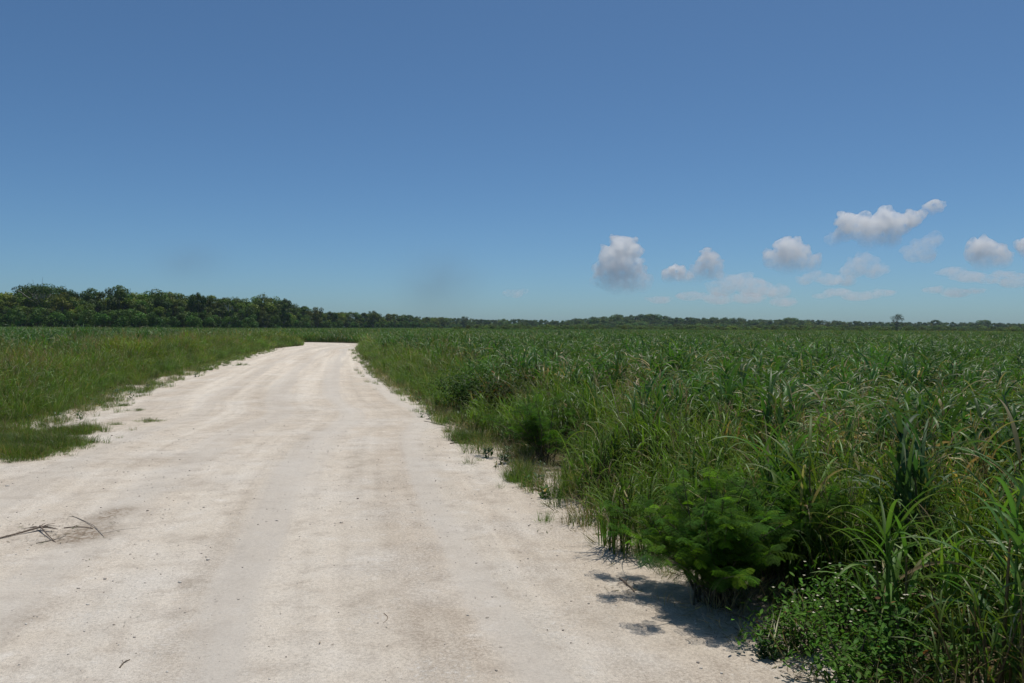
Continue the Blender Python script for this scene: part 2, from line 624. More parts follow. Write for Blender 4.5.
def thin_clump(mb, n, rad, ht, w, segs, dry=0.12, base=GREEN_Y, heads=0, fold=0.0):
    a, r = rng.random(n) * 6.283, rad * np.sqrt(rng.random(n))
    b = np.stack([r * np.cos(a), r * np.sin(a), np.zeros(n)], 1)
    L = ht * (0.55 + 0.75 * rng.random(n))
    az = a + rng.standard_normal(n) * 0.7
    th0 = np.abs(rng.standard_normal(n)) * 0.22
    dr = 0.4 + 1.7 * rng.random(n) ** 1.3
    c = mix_dry(jit(base, n, 0.35), dry)
    blades(mb, b, az, th0, dr, L, w * (0.6 + 0.8 * rng.random(n)), segs, c, fold, rng.standard_normal(n) * 0.8, 'cane',
           jit(DRY * 0.7, n) * 0.5 + c * 0.5, 1.9)
    for k in range(heads):
        aa, rr = rng.random() * 6.283, rad * rng.random()
        p0 = Vector((rr * math.cos(aa), rr * math.sin(aa), 0))
        hh = ht * (0.95 + 0.3 * rng.random())
        p1 = p0 + Vector((0.12 * math.cos(aa), 0.12 * math.sin(aa), hh * 0.6))
        p2 = p0 + Vector((0.3 * math.cos(aa), 0.3 * math.sin(aa), hh))
        tube(mb, [p0, p1, p2], (0.003, 0.0015), GREEN_Y * 1.1 + DRY * 0.2, 3)
        m = 14
        tt = rng.random(m)
        bs = np.array([tuple(p1.lerp(p2, 0.35 + 0.65 * q)) for q in tt])
        blades(mb, bs, rng.random(m) * 6.283, 0.3 + 0.5 * rng.random(m), rng.random(m) * 0.9, 0.10 + 0.10 * rng.random(m),
               np.full(m, 0.005), 3, jit(np.array((0.20, 0.15, 0.085)), m, 0.3), 0, None, 'thin')


PROTO = bpy.data.collections.new("grass_clumps")
proto_idx = {}


def proto(key, fn, mat=None):
    mb = MB()
    fn(mb)
    i = len(proto_idx)
    o = bpy.data.objects.new("clump_%03d" % i, mb.mesh("clump_%03d" % i, mat or M_field))
    PROTO.objects.link(o)
    proto_idx.setdefault(key, [])
    proto_idx[key] = proto_idx[key] + [i]
    proto_all.append(o)


class _IdxDict(dict):
    def __len__(self): return sum(len(v) for v in self.values())


proto_idx = _IdxDict()
proto_all = []
for k in range(9):
    proto('cane', lambda mb: cane_clump(mb, 6, 0.25, 1.45 + 0.2 * rng.random(), 0.82, 0.047, 9, 8, 0.35, 0.04, GREEN_B, 1.2, 2.0, 0.12))
for k in range(3):
    proto('cane_dry', lambda mb: cane_clump(mb, 6, 0.28, 1.35, 0.75, 0.040, 8, 6, 0.3, 0.28, GREEN_B, 1.2, 2.0, 0.12))
for k in range(4):
    proto('cane_far', lambda mb: cane_clump(mb, 7, 0.5, 1.5, 0.88, 0.054, 8, 5, 0.0, 0.05, GREEN_B, 1.2, 2.0, 0.12))
for k in range(6):
    proto('leafy', lambda mb: cane_clump(mb, 15, 0.27, 1.12, 0.44, 0.021, 8, 5, 0.3, 0.04, GREEN_Y * 0.8 + GREEN_B * 0.2, 1.6))
for k in range(3):
    proto('leafy_far', lambda mb: cane_clump(mb, 16, 0.5, 1.15, 0.48, 0.032, 7, 4, 0.0, 0.05, GREEN_Y * 0.8 + GREEN_B * 0.2, 1.5))
for k in range(5):
    proto('thin', lambda mb: thin_clump(mb, 90, 0.24, 1.15, 0.015, 6, 0.07, GREEN_Y, 3))
for k in range(3):
    proto('thin_far', lambda mb: thin_clump(mb, 110, 0.55, 1.2, 0.028, 4, 0.07, GREEN_Y, 3))
for k in range(4):
    proto('turf', lambda mb: thin_clump(mb, 46, 0.10, 0.22, 0.006, 4, 0.16, GREEN_Y * 0.85))
for k in range(3):
    proto('straw', lambda mb: thin_clump(mb, 26, 0.16, 0.28, 0.007, 4, 0.95, DRY * 0.62))


def weedling(mb):
    n = 26
    a = rng.random(n) * 6.283
    r = 0.05 * np.sqrt(rng.random(n))
    b = np.stack([r * np.cos(a), r * np.sin(a), 0.16 * rng.random(n)], 1)
    blades(mb, b, rng.random(n) * 6.283, 0.7 + 0.6 * rng.random(n), 0.3 * rng.random(n), 0.045 + 0.035 * rng.random(n),
           0.020 + 0.014 * rng.random(n), 4, mix_dry(jit(np.array((0.050, 0.105, 0.028)), n, 0.35), 0.05), 0.25, None, 'oval')
    tube(mb, [(0, 0, 0), (0.01, 0, 0.17)], (0.003, 0.002), GREEN_D, 3)


for k in range(4):
    proto('weed', weedling)


def tile(mb, size, n, ht, w, segs, canefrac):
    b = np.stack([(rng.random(n) - 0.5) * size, (rng.random(n) - 0.5) * size, 0.35 * ht * rng.random(n)], 1)
    cane = rng.random(n) < canefrac
    c = np.where(cane[:, None], jit(GREEN_B, n, 0.35), jit(GREEN_Y * 0.8, n, 0.35))
    c = mix_dry(c, 0.07)
    blades(mb, b, rng.random(n) * 6.283, np.abs(rng.standard_normal(n)) * 0.25, 0.5 + 1.6 * rng.random(n),
           ht * (0.45 + 0.5 * rng.random(n)), w * (0.6 + 0.8 * rng.random(n)), segs, c, 0, rng.standard_normal(n) * 0.8, 'cane')


for k in range(4):
    proto('tile', lambda mb: tile(mb, 5.0, 800, 1.55, 0.065, 4, 0.6))
for k in range(3):
    proto('tile_far', lambda mb: tile(mb, 14.0, 1500, 1.6, 0.15, 3, 0.5))


def scatter(name, P, idx, rot, scl, tint, label, cat, coll):
    me = bpy.data.meshes.new(name)
    me.vertices.add(len(P))
    me.vertices.foreach_set("co", np.asarray(P, np.float32).ravel())
    a = me.attributes.new("idx", 'INT', 'POINT'); a.data.foreach_set("value", np.asarray(idx, np.int32))
    a = me.attributes.new("rot", 'FLOAT_VECTOR', 'POINT'); a.data.foreach_set("vector", np.asarray(rot, np.float32).ravel())
    a = me.attributes.new("scl", 'FLOAT_VECTOR', 'POINT'); a.data.foreach_set("vector", np.asarray(scl, np.float32).ravel())
    a = me.attributes.new("tint", 'FLOAT', 'POINT'); a.data.foreach_set("value", np.clip(tint, 0.001, 1).astype(np.float32))
    me.update()
    o = link(name, me)
    ng = bpy.data.node_groups.new(name, 'GeometryNodeTree')
    ng.interface.new_socket(name="Geometry", in_out='INPUT', socket_type='NodeSocketGeometry')
    ng.interface.new_socket(name="Geometry", in_out='OUTPUT', socket_type='NodeSocketGeometry')
    gi, go = ng.nodes.new("NodeGroupInput"), ng.nodes.new("NodeGroupOutput")
    ci = ng.nodes.new("GeometryNodeCollectionInfo")
    ci.inputs['Collection'].default_value = coll
    ci.inputs['Separate Children'].default_value = True
    ci.inputs['Reset Children'].default_value = True
    iop = ng.nodes.new("GeometryNodeInstanceOnPoints")
    iop.inputs['Pick Instance'].default_value = True

    def attr(nm, ty):
        n = ng.nodes.new("GeometryNodeInputNamedAttribute")
        n.data_type = ty
        n.inputs['Name'].default_value = nm
        return n.outputs['Attribute']
    ng.links.new(gi.outputs[0], iop.inputs['Points'])
    ng.links.new(ci.outputs[0], iop.inputs['Instance'])
    ng.links.new(attr("idx", 'INT'), iop.inputs['Instance Index'])
    er = ng.nodes.new("FunctionNodeEulerToRotation")
    ng.links.new(attr("rot", 'FLOAT_VECTOR'), er.inputs[0])
    ng.links.new(er.outputs[0], iop.inputs['Rotation'])
    ng.links.new(attr("scl", 'FLOAT_VECTOR'), iop.inputs['Scale'])
    ng.links.new(iop.outputs[0], go.inputs[0])
    md = o.modifiers.new("scatter", 'NODES')
    md.node_group = ng
    tag(o, label, cat, None, 'stuff')
    return o


class Scat:
    def __init__(self): self.P, self.i, self.r, self.s, self.t = [], [], [], [], []

    def add(self, xy, key, s, tint, z=0.0, lean=0.10):
        n = len(xy)
        if not n: return
        pid = np.array(proto_idx[key])
        self.P.append(np.concatenate([xy, np.broadcast_to(np.asarray(z, float).reshape(-1, 1), (n, 1))], 1))
        self.i.append(pid[rng.integers(0, len(pid), n)])
        self.r.append(np.stack([rng.standard_normal(n) * lean, rng.standard_normal(n) * lean, rng.random(n) * 6.283], 1))
        s = np.broadcast_to(np.asarray(s, float), (n,))
        self.s.append(np.stack([s * (0.85 + 0.3 * rng.random(n)), s * (0.85 + 0.3 * rng.random(n)), s], 1))
        self.t.append(np.broadcast_to(np.asarray(tint, float), (n,)))

    def build(self, name, label, cat, coll=None):
        return scatter(name, np.concatenate(self.P), np.concatenate(self.i), np.concatenate(self.r),
                       np.concatenate(self.s), np.concatenate(self.t), label, cat, coll or PROTO)


def pts(x0, x1, y0, y1, step, half=0.80, margin=4.0):
    """jittered grid inside the field of view (plus a margin)"""
    xs, ys = np.arange(x0, x1, step), np.arange(y0, y1, step)
    X, Y = np.meshgrid(xs, ys)
    P = np.stack([X.ravel(), Y.ravel()], 1) + (rng.random((X.size, 2)) - 0.5) * step
    k = np.abs(P[:, 0]) < half * np.abs(P[:, 1]) + margin
    return P[k]


def ht_noise(P, s=5):
    return 0.60 + 0.50 * fbm(P[:, 0] * 0.22, P[:, 1] * 0.22, s) + 0.34 * fbm(P[:, 0] * 1.1, P[:, 1] * 1.1, s + 7, 2)


field_r, field_l, verge, far = Scat(), Scat(), Scat(), Scat()

KEEP = []   # circles kept free for individual plants: (x, y, r)


def keep_ok(P):
    k = np.ones(len(P), bool)
    for x, y, r in KEEP:
        k &= np.hypot(P[:, 0] - x, P[:, 1] - y) > r
    return k


SHRUBS = dict(
    lead=at(712, 606), lead_b=at(800, 590), weed_a=at(800, 655), weed_b=at(850, 690), weed_c=at(905, 680), weed_d=at(850, 640),
    feather=at(545, 462), broad=at(470, 416), broad_b=at(508, 424))
for k, r in (('lead', .62), ('lead_b', .35), ('weed_a', .3), ('weed_b', .35), ('weed_c', .3), ('weed_d', .3), ('feather', .85),
             ('broad', 1.0), ('broad_b', .85)):
    p = SHRUBS[k]
    KEEP.append((p.x, p.y, r))
KEEP.append((1.85, 5.6, 0.45))
for _k, _r in (('broad', .8), ('feather', .6)):
    KEEP.append((SHRUBS[_k].x - 0.35, SHRUBS[_k].y - 0.75, _r))

# near and middle field ------------------------------------------------
for (y0, y1, step, kc, kt) in ((1.5, 26, 0.46, 'cane', 'thin'), (26, 66, 0.66, 'cane', 'thin'), (66, 100, 0.9, 'cane_far', 'thin_far')):
    P = pts(-80, 80, y0, y1, step)
    d, right = road_info(P)
    ok = keep_ok(P)
    hn = ht_noise(P)
    patch = fbm(P[:, 0] * 0.16 + 9, P[:, 1] * 0.16, 14)
    patch2 = fbm(P[:, 0] * 0.55, P[:, 1] * 0.55, 41)
    u = rng.random(len(P))
    # right: cane
    edge = 1.1 + 1.0 * patch2
    wild = (np.abs(d - 2.6) < 1.6) & (P[:, 1] < 22)
    sel = right & (d > edge) & ok & (u < 0.97)
    thin_here = sel & ((patch2 > 0.60) | ((d < edge + 1.0) & (u < 0.6)) | ((P[:, 1] < 13) & (d < 2.6) & (u < 0.75)))
    q = sel & ~thin_here
    dry = q & (P[:, 1] < 30) & (fbm(P[:, 0] * 0.35, P[:, 1] * 0.35, 77) > 0.53) & (rng.random(len(P)) < 0.75) & (kc == 'cane')
    for mask, key in ((q & ~dry, kc), (dry, 'cane_dry')):
        field_r.add(P[mask], key, hn[mask] * np.clip(0.75 + 0.2 * (d[mask] - 1.0), 0.75, 1.0),
                    0.20 + 0.5 * patch[mask] + 0.18 * rng.random(mask.sum()))
    kl = 'leafy' if kt == 'thin' else 'leafy_far'
    for mask, key in ((thin_here & (patch < 0.62), kl), (thin_here & (patch >= 0.62), kt)):
        field_r.add(P[mask], key, hn[mask] * np.clip(0.65 + 0.2 * d[mask], 0.55, 1.1),
                    0.30 + 0.45 * patch2[mask] + 0.15 * rng.random(mask.sum()))
    # right: thin grass belt at the road edge
    P2 = pts(-40, 30, y0, y1, step * 0.75)
    d2, right2 = road_info(P2)
    ok2 = keep_ok(P2)
    b = right2 & (d2 > 0.22) & (d2 < 2.0) & ok2 & (rng.random(len(P2)) < 0.8)
    lf2 = rng.random(len(P2)) < 0.72
    for mask, key in ((b & lf2, kl), (b & ~lf2, kt)):
        Q = P2[mask]
        field_r.add(Q, key, np.clip(0.40 + 0.36 * d2[mask], 0.35, 1.05) * (0.7 + 0.55 * rng.random(len(Q))),
                    0.25 + 0.6 * fbm(Q[:, 0] * .5, Q[:, 1] * .5, 2) + 0.1 * rng.random(len(Q)))
    # left
    b = ~right & (d > 1.7) & (u < 0.97)
    hl = np.clip(0.42 + 0.34 * (d - 1.5), 0.42, 1.05) * hn
    blue = b & (patch + 0.05 * (d - 6) > 0.62) & (d > 4)
    tl = np.clip(0.82 - 0.03 * d, 0.42, 0.82) + 1.1 * (patch2 - 0.5) + 0.8 * (fbm(P[:, 0] * 0.2, P[:, 1] * 0.12, 88) - 0.5) + 0.12 * rng.random(len(P))
    hl = hl * (0.50 + 1.0 * fbm(P[:, 0] * 0.7, P[:, 1] * 0.7, 71))
    lf = rng.random(len(P)) < np.where(patch2 > 0.5, 0.85, 0.45)
    field_l.add(P[b & ~blue & lf], kl, hl[b & ~blue & lf] * 1.15, tl[b & ~blue & lf])
    field_l.add(P[b & ~blue & ~lf], kt, hl[b & ~blue & ~lf] * 1.08, tl[b & ~blue & ~lf])
    field_l.add(P[blue], kc, hl[blue] * 0.95, 0.3 + 0.3 * patch[blue])
    P2 = pts(-70, 0, y0, y1, step * 0.7)
    d2, right2 = road_info(P2)
    b = ~right2 & (d2 > 0.9) & (d2 < 4.5) & (rng.random(len(P2)) < 0.75)
    lf2 = rng.random(len(P2)) < 0.55
    for mask, key in ((b & lf2, kl), (b & ~lf2, kt)):
        Q = P2[mask]
        field_l.add(Q, key, np.clip(0.20 + 0.27 * d2[mask], 0.2, 1.0) * (0.6 + 0.7 * fbm(Q[:, 0] * .8, Q[:, 1] * .8, 16)) * (0.8 + 0.5 * rng.random(len(Q))),
                    0.5 + 0.7 * (fbm(Q[:, 0] * .5, Q[:, 1] * .5, 6) - 0.5) + 0.1 * rng.random(len(Q)))

# far field -------------------------------------------------------------
P = pts(-330, 330, 98, 360, 4.2, 0.78, 10)
d, right = road_info(P)
k = (d > 2.2) & (P[:, 1] < 360)
nz = fbm(P[:, 0] * 0.02, P[:, 1] * 0.05, 60)
tt = np.where(P[:, 0] < -0.04 * P[:, 1], 0.62, 0.50) + 0.5 * (nz - 0.5)
tt = np.where((P[:, 1] > 190) & (P[:, 0] > 60), 1.0, tt)
far.add(P[k], 'tile', ht_noise(P[k]) * np.where(P[k][:, 1] > 235, 0.9, 1.0), tt[k], 0, 0.01)
P = pts(-900, 900, 360, 1000, 13, 0.80, 20)
far.add(P, 'tile_far', 1.0 + 0 * P[:, 0], 0.35 + 0.5 * fbm(P[:, 0] * 0.01, P[:, 1] * 0.02, 61), 0, 0.005)

# verge: turf, little weeds, straw ----------------------------------------
P = pts(-34, 8, 2.5, 75, 0.13, 0.85, 2)
d, right = road_info(P)
pn = fbm(P[:, 0] * 0.9, P[:, 1] * 0.9, 90)
pn2 = fbm(P[:, 0] * 3.1, P[:, 1] * 3.1, 95)
u = rng.random(len(P))
hide = P[:, 1] < 40
dens = np.where(right, np.clip(0.35 - np.abs(d - 0.25) * 0.55, 0, 1) * (pn2 > 0.45),
                np.clip(0.75 - np.abs(d - 1.3) * 0.45, 0, 1) * (pn > 0.44))
dens = dens + np.where((d < 0) & (d > -1.0), np.where(pn2 > 0.60, 0.25, 0.0) * (1 + d) ** 1.5, 0)
b = (u < dens * np.clip(1.15 - P[:, 1] / 80, 0.2, 1)) & (d > -0.9) & (d < 3.2) & (~right | (P[:, 1] > 8.5) | (d > 0.15))
zz = -0.02
verge.add(P[b], 'turf', 0.55 + 0.8 * rng.random(b.sum()), 0.35 + 0.35 * rng.random(b.sum()), zz)
b = (rng.random(len(P)) < np.where(right, 0.10, 0.05) * np.clip(1 - np.abs(d - 0.4), 0, 1) * np.clip(1 - P[:, 1] / 60, 0, 1)) & (pn > 0.4) & (~right | (d > 0.1) | (P[:, 1] > 9))
verge.add(P[b], 'weed', 0.6 + 0.9 * rng.random(b.sum()), 0.35 + 0.4 * rng.random(b.sum()), zz)
b = (rng.random(len(P)) < np.where(right, 0.55, 0.10) * np.clip(1 - np.abs(d - 0.40) * 1.5, 0, 1)) & (P[:, 1] < 40)
verge.add(P[b], 'straw', 0.4 + 0.8 * rng.random(b.sum()), 0.3 + 0.3 * rng.random(b.sum()), zz, 0.8)


def px_patch(px, py, wpx, hpx, n, s, key='turf', tint=0.42, cut=0.40):
    p = at(px, py)
    a = 0.5 * wpx / F_PX * p.y
    bb = 0.5 * hpx / F_PX * p.y ** 2 / CAM_H
    n = int(n * 1.15)
    ang, r = rng.random(n) * 6.283, np.sqrt(rng.random(n)) * (0.7 + 0.75 * rng.random(n) ** 2)
    Q = np.stack([p.x + a * r * np.cos(ang), p.y + bb * r * np.sin(ang)], 1)
    fr = fbm(Q[:, 0] * 1.6 + 3, Q[:, 1] * 1.6, 33, 3)
    kp = rng.random(n) < np.clip((fr - cut - 0.10 * r ** 2) * 6, 0.02, 1)
    Q, r, n = Q[kp], r[kp], int(kp.sum())
    verge.add(Q, key, s * (0.5 + 0.8 * rng.random(n)) * np.clip(1.25 - 0.5 * r, 0.5, 1.2), tint + 0.3 * (rng.random(n) - 0.5), 0.0)


px_patch(30, 451, 120, 24, 420, 1.0, tint=0.50)
px_patch(-60, 458, 160, 34, 700, 1.1, tint=0.48)
px_patch(0, 461, 110, 20, 420, 0.9, tint=0.58, cut=0.26)
px_patch(70, 437, 90, 14, 160, 0.9, tint=0.62, cut=0.30)
px_patch(-20, 440, 130, 22, 300, 0.9, tint=0.6, cut=0.30)
px_patch(60, 440, 130, 22, 160, 0.6, tint=0.6)
px_patch(85, 433, 80, 12, 110, 0.8, tint=0.55)
px_patch(20, 476, 90, 14, 50, 0.35, tint=0.65)
px_patch(35, 445, 120, 20, 40, 0.7, 'weed', 0.5)
px_patch(150, 424, 36, 4, 60, 0.5, tint=0.6)
px_patch(112, 428, 34, 4, 45, 0.5)
px_patch(130, 406, 26, 4, 40, 0.5)
px_patch(135, 413, 24, 4, 34, 0.45)
px_patch(178, 398, 22, 2.5, 22, 0.35, tint=0.7)
px_patch(235, 366, 34, 2.5, 50, 0.8)
px_patch(203, 371, 30, 2.5, 40, 0.8)
px_patch(465, 440, 40, 12, 120, 1.0)
px_patch(450, 425, 30, 12, 80, 1.0)
px_patch(520, 476, 30, 20, 110, 0.9)
px_patch(497, 456, 24, 6, 40, 0.6)
px_patch(552, 492, 14, 12, 26, 0.8)
px_patch(515, 455, 30, 14, 70, 1.0)
px_patch(815, 672, 70, 10, 26, 0.7, 'weed')
px_patch(770, 660, 40, 10, 14, 0.6, 'weed')

field_r.build("cane_grass_field", "tall blue-green cane grass field filling the ground right of the white road", "grass")
field_l.build("meadow_grass", "tall yellow-green meadow grass on the ground left of the white road", "grass")
far.build("distant_grass_field", "distant green grass plain stretching from the road bend to the woods", "grass")
verge.build("verge_turf", "short turf, weeds and dry straw along both edges of the white road", "grass")


# ------------------------------------------------------------------ individual plants
def frond_shrub(name, label, loc, height, spread, nstem, nfrond, tint, seed, flen=0.20):
    """feathery shrub with twice-divided leaves"""
    global rng
    keep = rng
    rng = np.random.default_rng(seed)
    t = thing(name, label, "shrub", loc)
    st, fo = MB(), MB()
    tips = []
    for s in range(nstem):
        az = rng.random() * 6.283
        lean = 0.10 + 1.02 * rng.random() ** 0.9
        L = height * (0.6 + 0.55 * rng.random())
        p = Vector((0.06 * rng.standard_normal(), 0.06 * rng.standard_normal(), 0))
        pl, th = [p.copy()], lean * 0.5
        for k in range(7):
            th += lean * 0.10
            p = p + Vector((math.sin(th) * math.cos(az), math.sin(th) * math.sin(az), math.cos(th))) * L / 7
            az += 0.15 * rng.standard_normal()
            pl.append(p.copy())
        sc_ = spread
        pl = [Vector((q.x * sc_, q.y * sc_, max(q.z, 0.0))) for q in pl]
        tube(st, pl, (0.010, 0.007, 0.003), (0.10, 0.085, 0.05), 5)
        tips.append((pl, az))
    for k in range(nfrond):
        pl, saz = tips[rng.integers(len(tips))]
        q = 0.22 + 0.78 * rng.random() ** 0.6
        i = q * (len(pl) - 1)
        a = pl[int(i)].lerp(pl[min(int(i) + 1, len(pl) - 1)], i - int(i))
        az = saz + rng.standard_normal() * 1.3
        L = flen * (0.7 + 0.6 * rng.random())
        th0 = 0.35 + 0.9 * rng.random()
        dr = 0.4 + 1.1 * rng.random()
        m = 9
        tt = np.linspace(0, 1, m)
        th = th0 + dr * tt
        pts_ = [np.array(a)]
        for j in range(m - 1):
            pts_.append(pts_[-1] + L / (m - 1) * np.array([math.sin(th[j]) * math.cos(az), math.sin(th[j]) * math.sin(az), math.cos(th[j])]))
        pts_ = np.array(pts_)
        tube(fo, [tuple(x) for x in pts_], (0.0016, 0.0008), (0.07, 0.11, 0.03), 3)
        side = np.array([-math.sin(az), math.cos(az), 0])
        col = jit(tint, 1, 0.5)[0]
        if rng.random() < 0.35: col = col * np.array((2.1, 1.75, 0.8))
        npair = 6
        for j in range(npair):
            u = 0.2 + 0.8 * (j + 0.5) / npair
            c0 = np.array([np.interp(u, tt, pts_[:, x]) for x in range(3)])
            T = np.array([math.sin(th0 + dr * u) * math.cos(az), math.sin(th0 + dr * u) * math.sin(az), math.cos(th0 + dr * u)])
            up = np.cross(T, side)
            pl_ = L * 0.36 * math.sin(math.pi * (0.18 + 0.72 * (u - 0.2) / 0.8)) ** 0.7
            for sgn in (-1, 1):
                D = side * sgn * 0.86 + T * 0.5 - up * 0.12 * rng.random() + np.array([0, 0, -0.12])
                D /= np.linalg.norm(D)
                E = np.cross(D, np.cross(T, side))
                E /= np.linalg.norm(E)
                nl = 8
                w = np.linspace(0.08, 1, nl)
                cen = c0[None] + D[None] * (w * pl_)[:, None] + np.array([0, 0, -0.25 * pl_])[None] * (w ** 2)[:, None]
                lw, ll = 0.0036, 0.0085
                V, Fc = [], []
                for b_, cc in enumerate(cen):
                    for s2 in (-1, 1):
                        d2 = E * s2 + D * 0.45
                        o = len(V)
                        V += [cc, cc + d2 * ll * 0.55 + D * lw, cc + d2 * ll, cc + d2 * ll * 0.5 - D * lw * 0.7]
                        Fc.append((o, o + 1, o + 2, o + 3))
                fo.add(V, Fc, col)
    link("stem", st.mesh("stem", M_bark), t)
    link("foliage", fo.mesh("foliage", M_fine), t)
    rng = keep
    return t


def leafy_shrub(name, label, loc, rx, ry, h, n, leaf, col, seed, stems=14, dead=0.0, flowers=0, fcol=(0.75, 0.7, 0.55), cat="shrub"):
    """bush of small oval leaves on branching stems"""
    global rng
    keep = rng
    rng = np.random.default_rng(seed)
    t = thing(name, label, cat, loc)
    st, fo = MB(), MB()
    ends = []
    for s in range(stems):
        a, q = rng.random() * 6.283, math.sqrt(rng.random())
        e = Vector((rx * q * math.cos(a), ry * q * math.sin(a), h * (0.45 + 0.6 * rng.random()) * math.sqrt(max(0.05, 1 - 0.75 * q * q))))
        b = Vector((0.25 * e.x, 0.25 * e.y, 0))
        mpt = b.lerp(e, 0.5) + Vector((0, 0, 0.12 * h))
        tube(st, [b, mpt, e], (0.006, 0.0045, 0.002), (0.11, 0.09, 0.055), 4)
        ends.append((b, mpt, e))
    B = []
    for k in range(n):
        b, m_, e = ends[rng.integers(len(ends))]
        q = rng.random() ** 0.6
        p = b.lerp(m_, q * 2) if q < 0.5 else m_.lerp(e, q * 2 - 1)
        s_ = 0.16 * h * (0.3 + q)
        B.append((p.x + s_ * rng.standard_normal(), p.y + s_ * rng.standard_normal(), max(0.01, p.z + 0.6 * s_ * rng.standard_normal())))
    B = np.array(B)
    c = mix_dry(jit(np.array(col), n, 0.4), dead, RUST)
    blades(fo, B, rng.random(n) * 6.283, 0.6 + 0.8 * rng.random(n), 0.5 * rng.random(n), leaf * (0.7 + 0.7 * rng.random(n)),
           leaf * 0.48 * (0.7 + 0.6 * rng.random(n)), 4, c, 0.22, rng.standard_normal(n) * 0.4, 'oval')
    link("stem", st.mesh("stem", M_bark), t)
    link("foliage", fo.mesh("foliage", M_weed), t)
    if flowers:
        fl = MB()
        m = 5
        blades(fl, np.zeros((m, 3)), np.arange(m) * 6.283 / m, np.full(m, 1.2), np.zeros(m),
               np.full(m, 0.012), np.full(m, 0.009), 2, np.repeat(np.array(fcol)[None], m, 0), 0, None, 'oval')
        fm = fl.mesh("flower", M_plant)
        order = np.argsort(-B[:, 2] + 0.25 * h * rng.standard_normal(n))[:flowers]
        for i in order:
            o = link("flower", fm, t)
            o.location = (B[i][0], B[i][1], B[i][2] + 0.03)
    rng = keep
    return t


def cane_plant(name, label, loc, ht, nst, leaf_l, leaf_w, seed, dry=0.05, base=GREEN_B, rad=0.14, rotz=0.0, dead_leaf=False, up=0.0, nl=9):
    global rng
    keep = rng
    rng = np.random.default_rng(seed)
    t = thing(name, label, "grass plant", loc, rotz)
    st, fo = MB(), MB()
    for s in range(nst):
        a, r = rng.random() * 6.283, rad * math.sqrt(rng.random())
        b = np.array([r * math.cos(a), r * math.sin(a), 0.0])
        lean, la = rng.random() * 0.25, rng.random() * 6.283
        h = ht * (0.62 + 0.33 * rng.random())
        top = b + h * np.array([math.sin(lean) * math.cos(la), math.sin(lean) * math.sin(la), math.cos(lean)])
        tube(st, [b, (b + top) / 2, top], (0.013, 0.011, 0.006), base * 1.2 if s % 3 else DRY * 0.6, 6)
        k = np.clip(np.linspace(0.1, 1, nl) + 0.04 * rng.standard_normal(nl), 0.05, 1)
        bs = b[None] * (1 - k[:, None]) + top[None] * k[:, None]
        az = la + np.arange(nl) * 2.75 + 0.5 * rng.standard_normal(nl)
        c = mix_dry(jit(base, nl), dry)
        blades(fo, bs, az, 0.22 + 0.35 * rng.random(nl) + 0.25 * (1 - k), (0.8 + 1.6 * rng.random(nl)) * (1 - 0.55 * up),
               leaf_l * (0.7 + 0.5 * rng.random(nl)), leaf_w * (0.7 + 0.5 * rng.random(nl)), 10, c, 0.35,
               rng.standard_normal(nl) * 0.8, 'cane', jit(DRY * 0.8, nl) * 0.6 + c * 0.4)
    link("stalk", st.mesh("stalk", M_plant), t)
    link("foliage", fo.mesh("foliage", M_plant), t)
    if dead_leaf:
        dl = MB()
        m = 3
        blades(dl, np.array([[-0.03, -0.06, 0.66], [0.03, -0.06, 0.60], [-0.02, -0.1, 0.52]]), np.array([-1.9, -1.5, -2.4]), np.full(m, 0.35),
               np.full(m, 2.65), np.array([0.66, 0.55, 0.45]), np.array([0.030, 0.026, 0.022]), 12, jit(np.array((0.42, 0.33, 0.20)), m, 0.15), 0.4,
               np.array([0.5, -0.4, 0.9]), 'cane', None, 0.8)
        tag(link("dead_leaf", dl.mesh("dead_leaf", M_plant), t), "tan dried leaf folded over and hanging down")
    rng = keep
    return t


LEAF_G = np.array((0.064, 0.155, 0.020))
S = SHRUBS
frond_shrub("leadtree_shrub", "bushy bright green feathery-leaved shrub leaning over the road edge, casting shadow on white dirt",
            S['lead'] + Vector((0.03, 0.05, 0)), 0.92, 1.1, 56, 1700, LEAF_G * 0.85, 101, 0.155)
frond_shrub("leadtree_shrub", "smaller feathery-leaved shrub just right of the big one, behind the low leafy weeds",
            S['lead_b'] + Vector((0.1, 0.15, 0)), 0.95, 1.1, 34, 900, LEAF_G * 0.8, 102, 0.155)
frond_shrub("leadtree_shrub", "dark soft feathery shrub halfway up the right road edge, shadow beneath it",
            S['feather'], 1.0, 1.25, 24, 600, np.array((0.042, 0.112, 0.016)), 103, 0.19)
leafy_shrub("broadleaf_bush", "rounded dark bush of small glossy leaves at right road edge, farthest of the verge bushes",
            S['broad'] + Vector((0.1, 0.2, 0)), 0.95, 0.8, 1.4, 3000, 0.085, (0.038, 0.080, 0.015), 104, 26, 0.01)
leafy_shrub("broadleaf_bush", "reddish-tinged dark bush between the glossy round bush and the feathery dark shrub",
            S['broad_b'] + Vector((0.1, 0.2, 0)), 0.8, 0.7, 1.25, 2200, 0.085, (0.046, 0.066, 0.020), 105, 20, 0.10)
leafy_shrub("weed_plant", "low leafy weed at the corner of the road, right below the feathery shrub",
            S['weed_a'], 0.33, 0.3, 0.42, 800, 0.042, (0.075, 0.165, 0.02), 106, 16, 0.01, 8, cat="weed")
leafy_shrub("weed_plant", "low leafy weed nearest the camera at the bottom edge, beside white dirt",
            S['weed_b'], 0.38, 0.3, 0.45, 900, 0.042, (0.07, 0.155, 0.02), 107, 18, 0.01, 6, cat="weed")
leafy_shrub("weed_plant", "low leafy weed under arching cane blades, rightmost of the broad-leaved weeds",
            S['weed_c'], 0.36, 0.34, 0.50, 850, 0.045, (0.06, 0.14, 0.02), 108, 16, 0.02, 4, cat="weed")
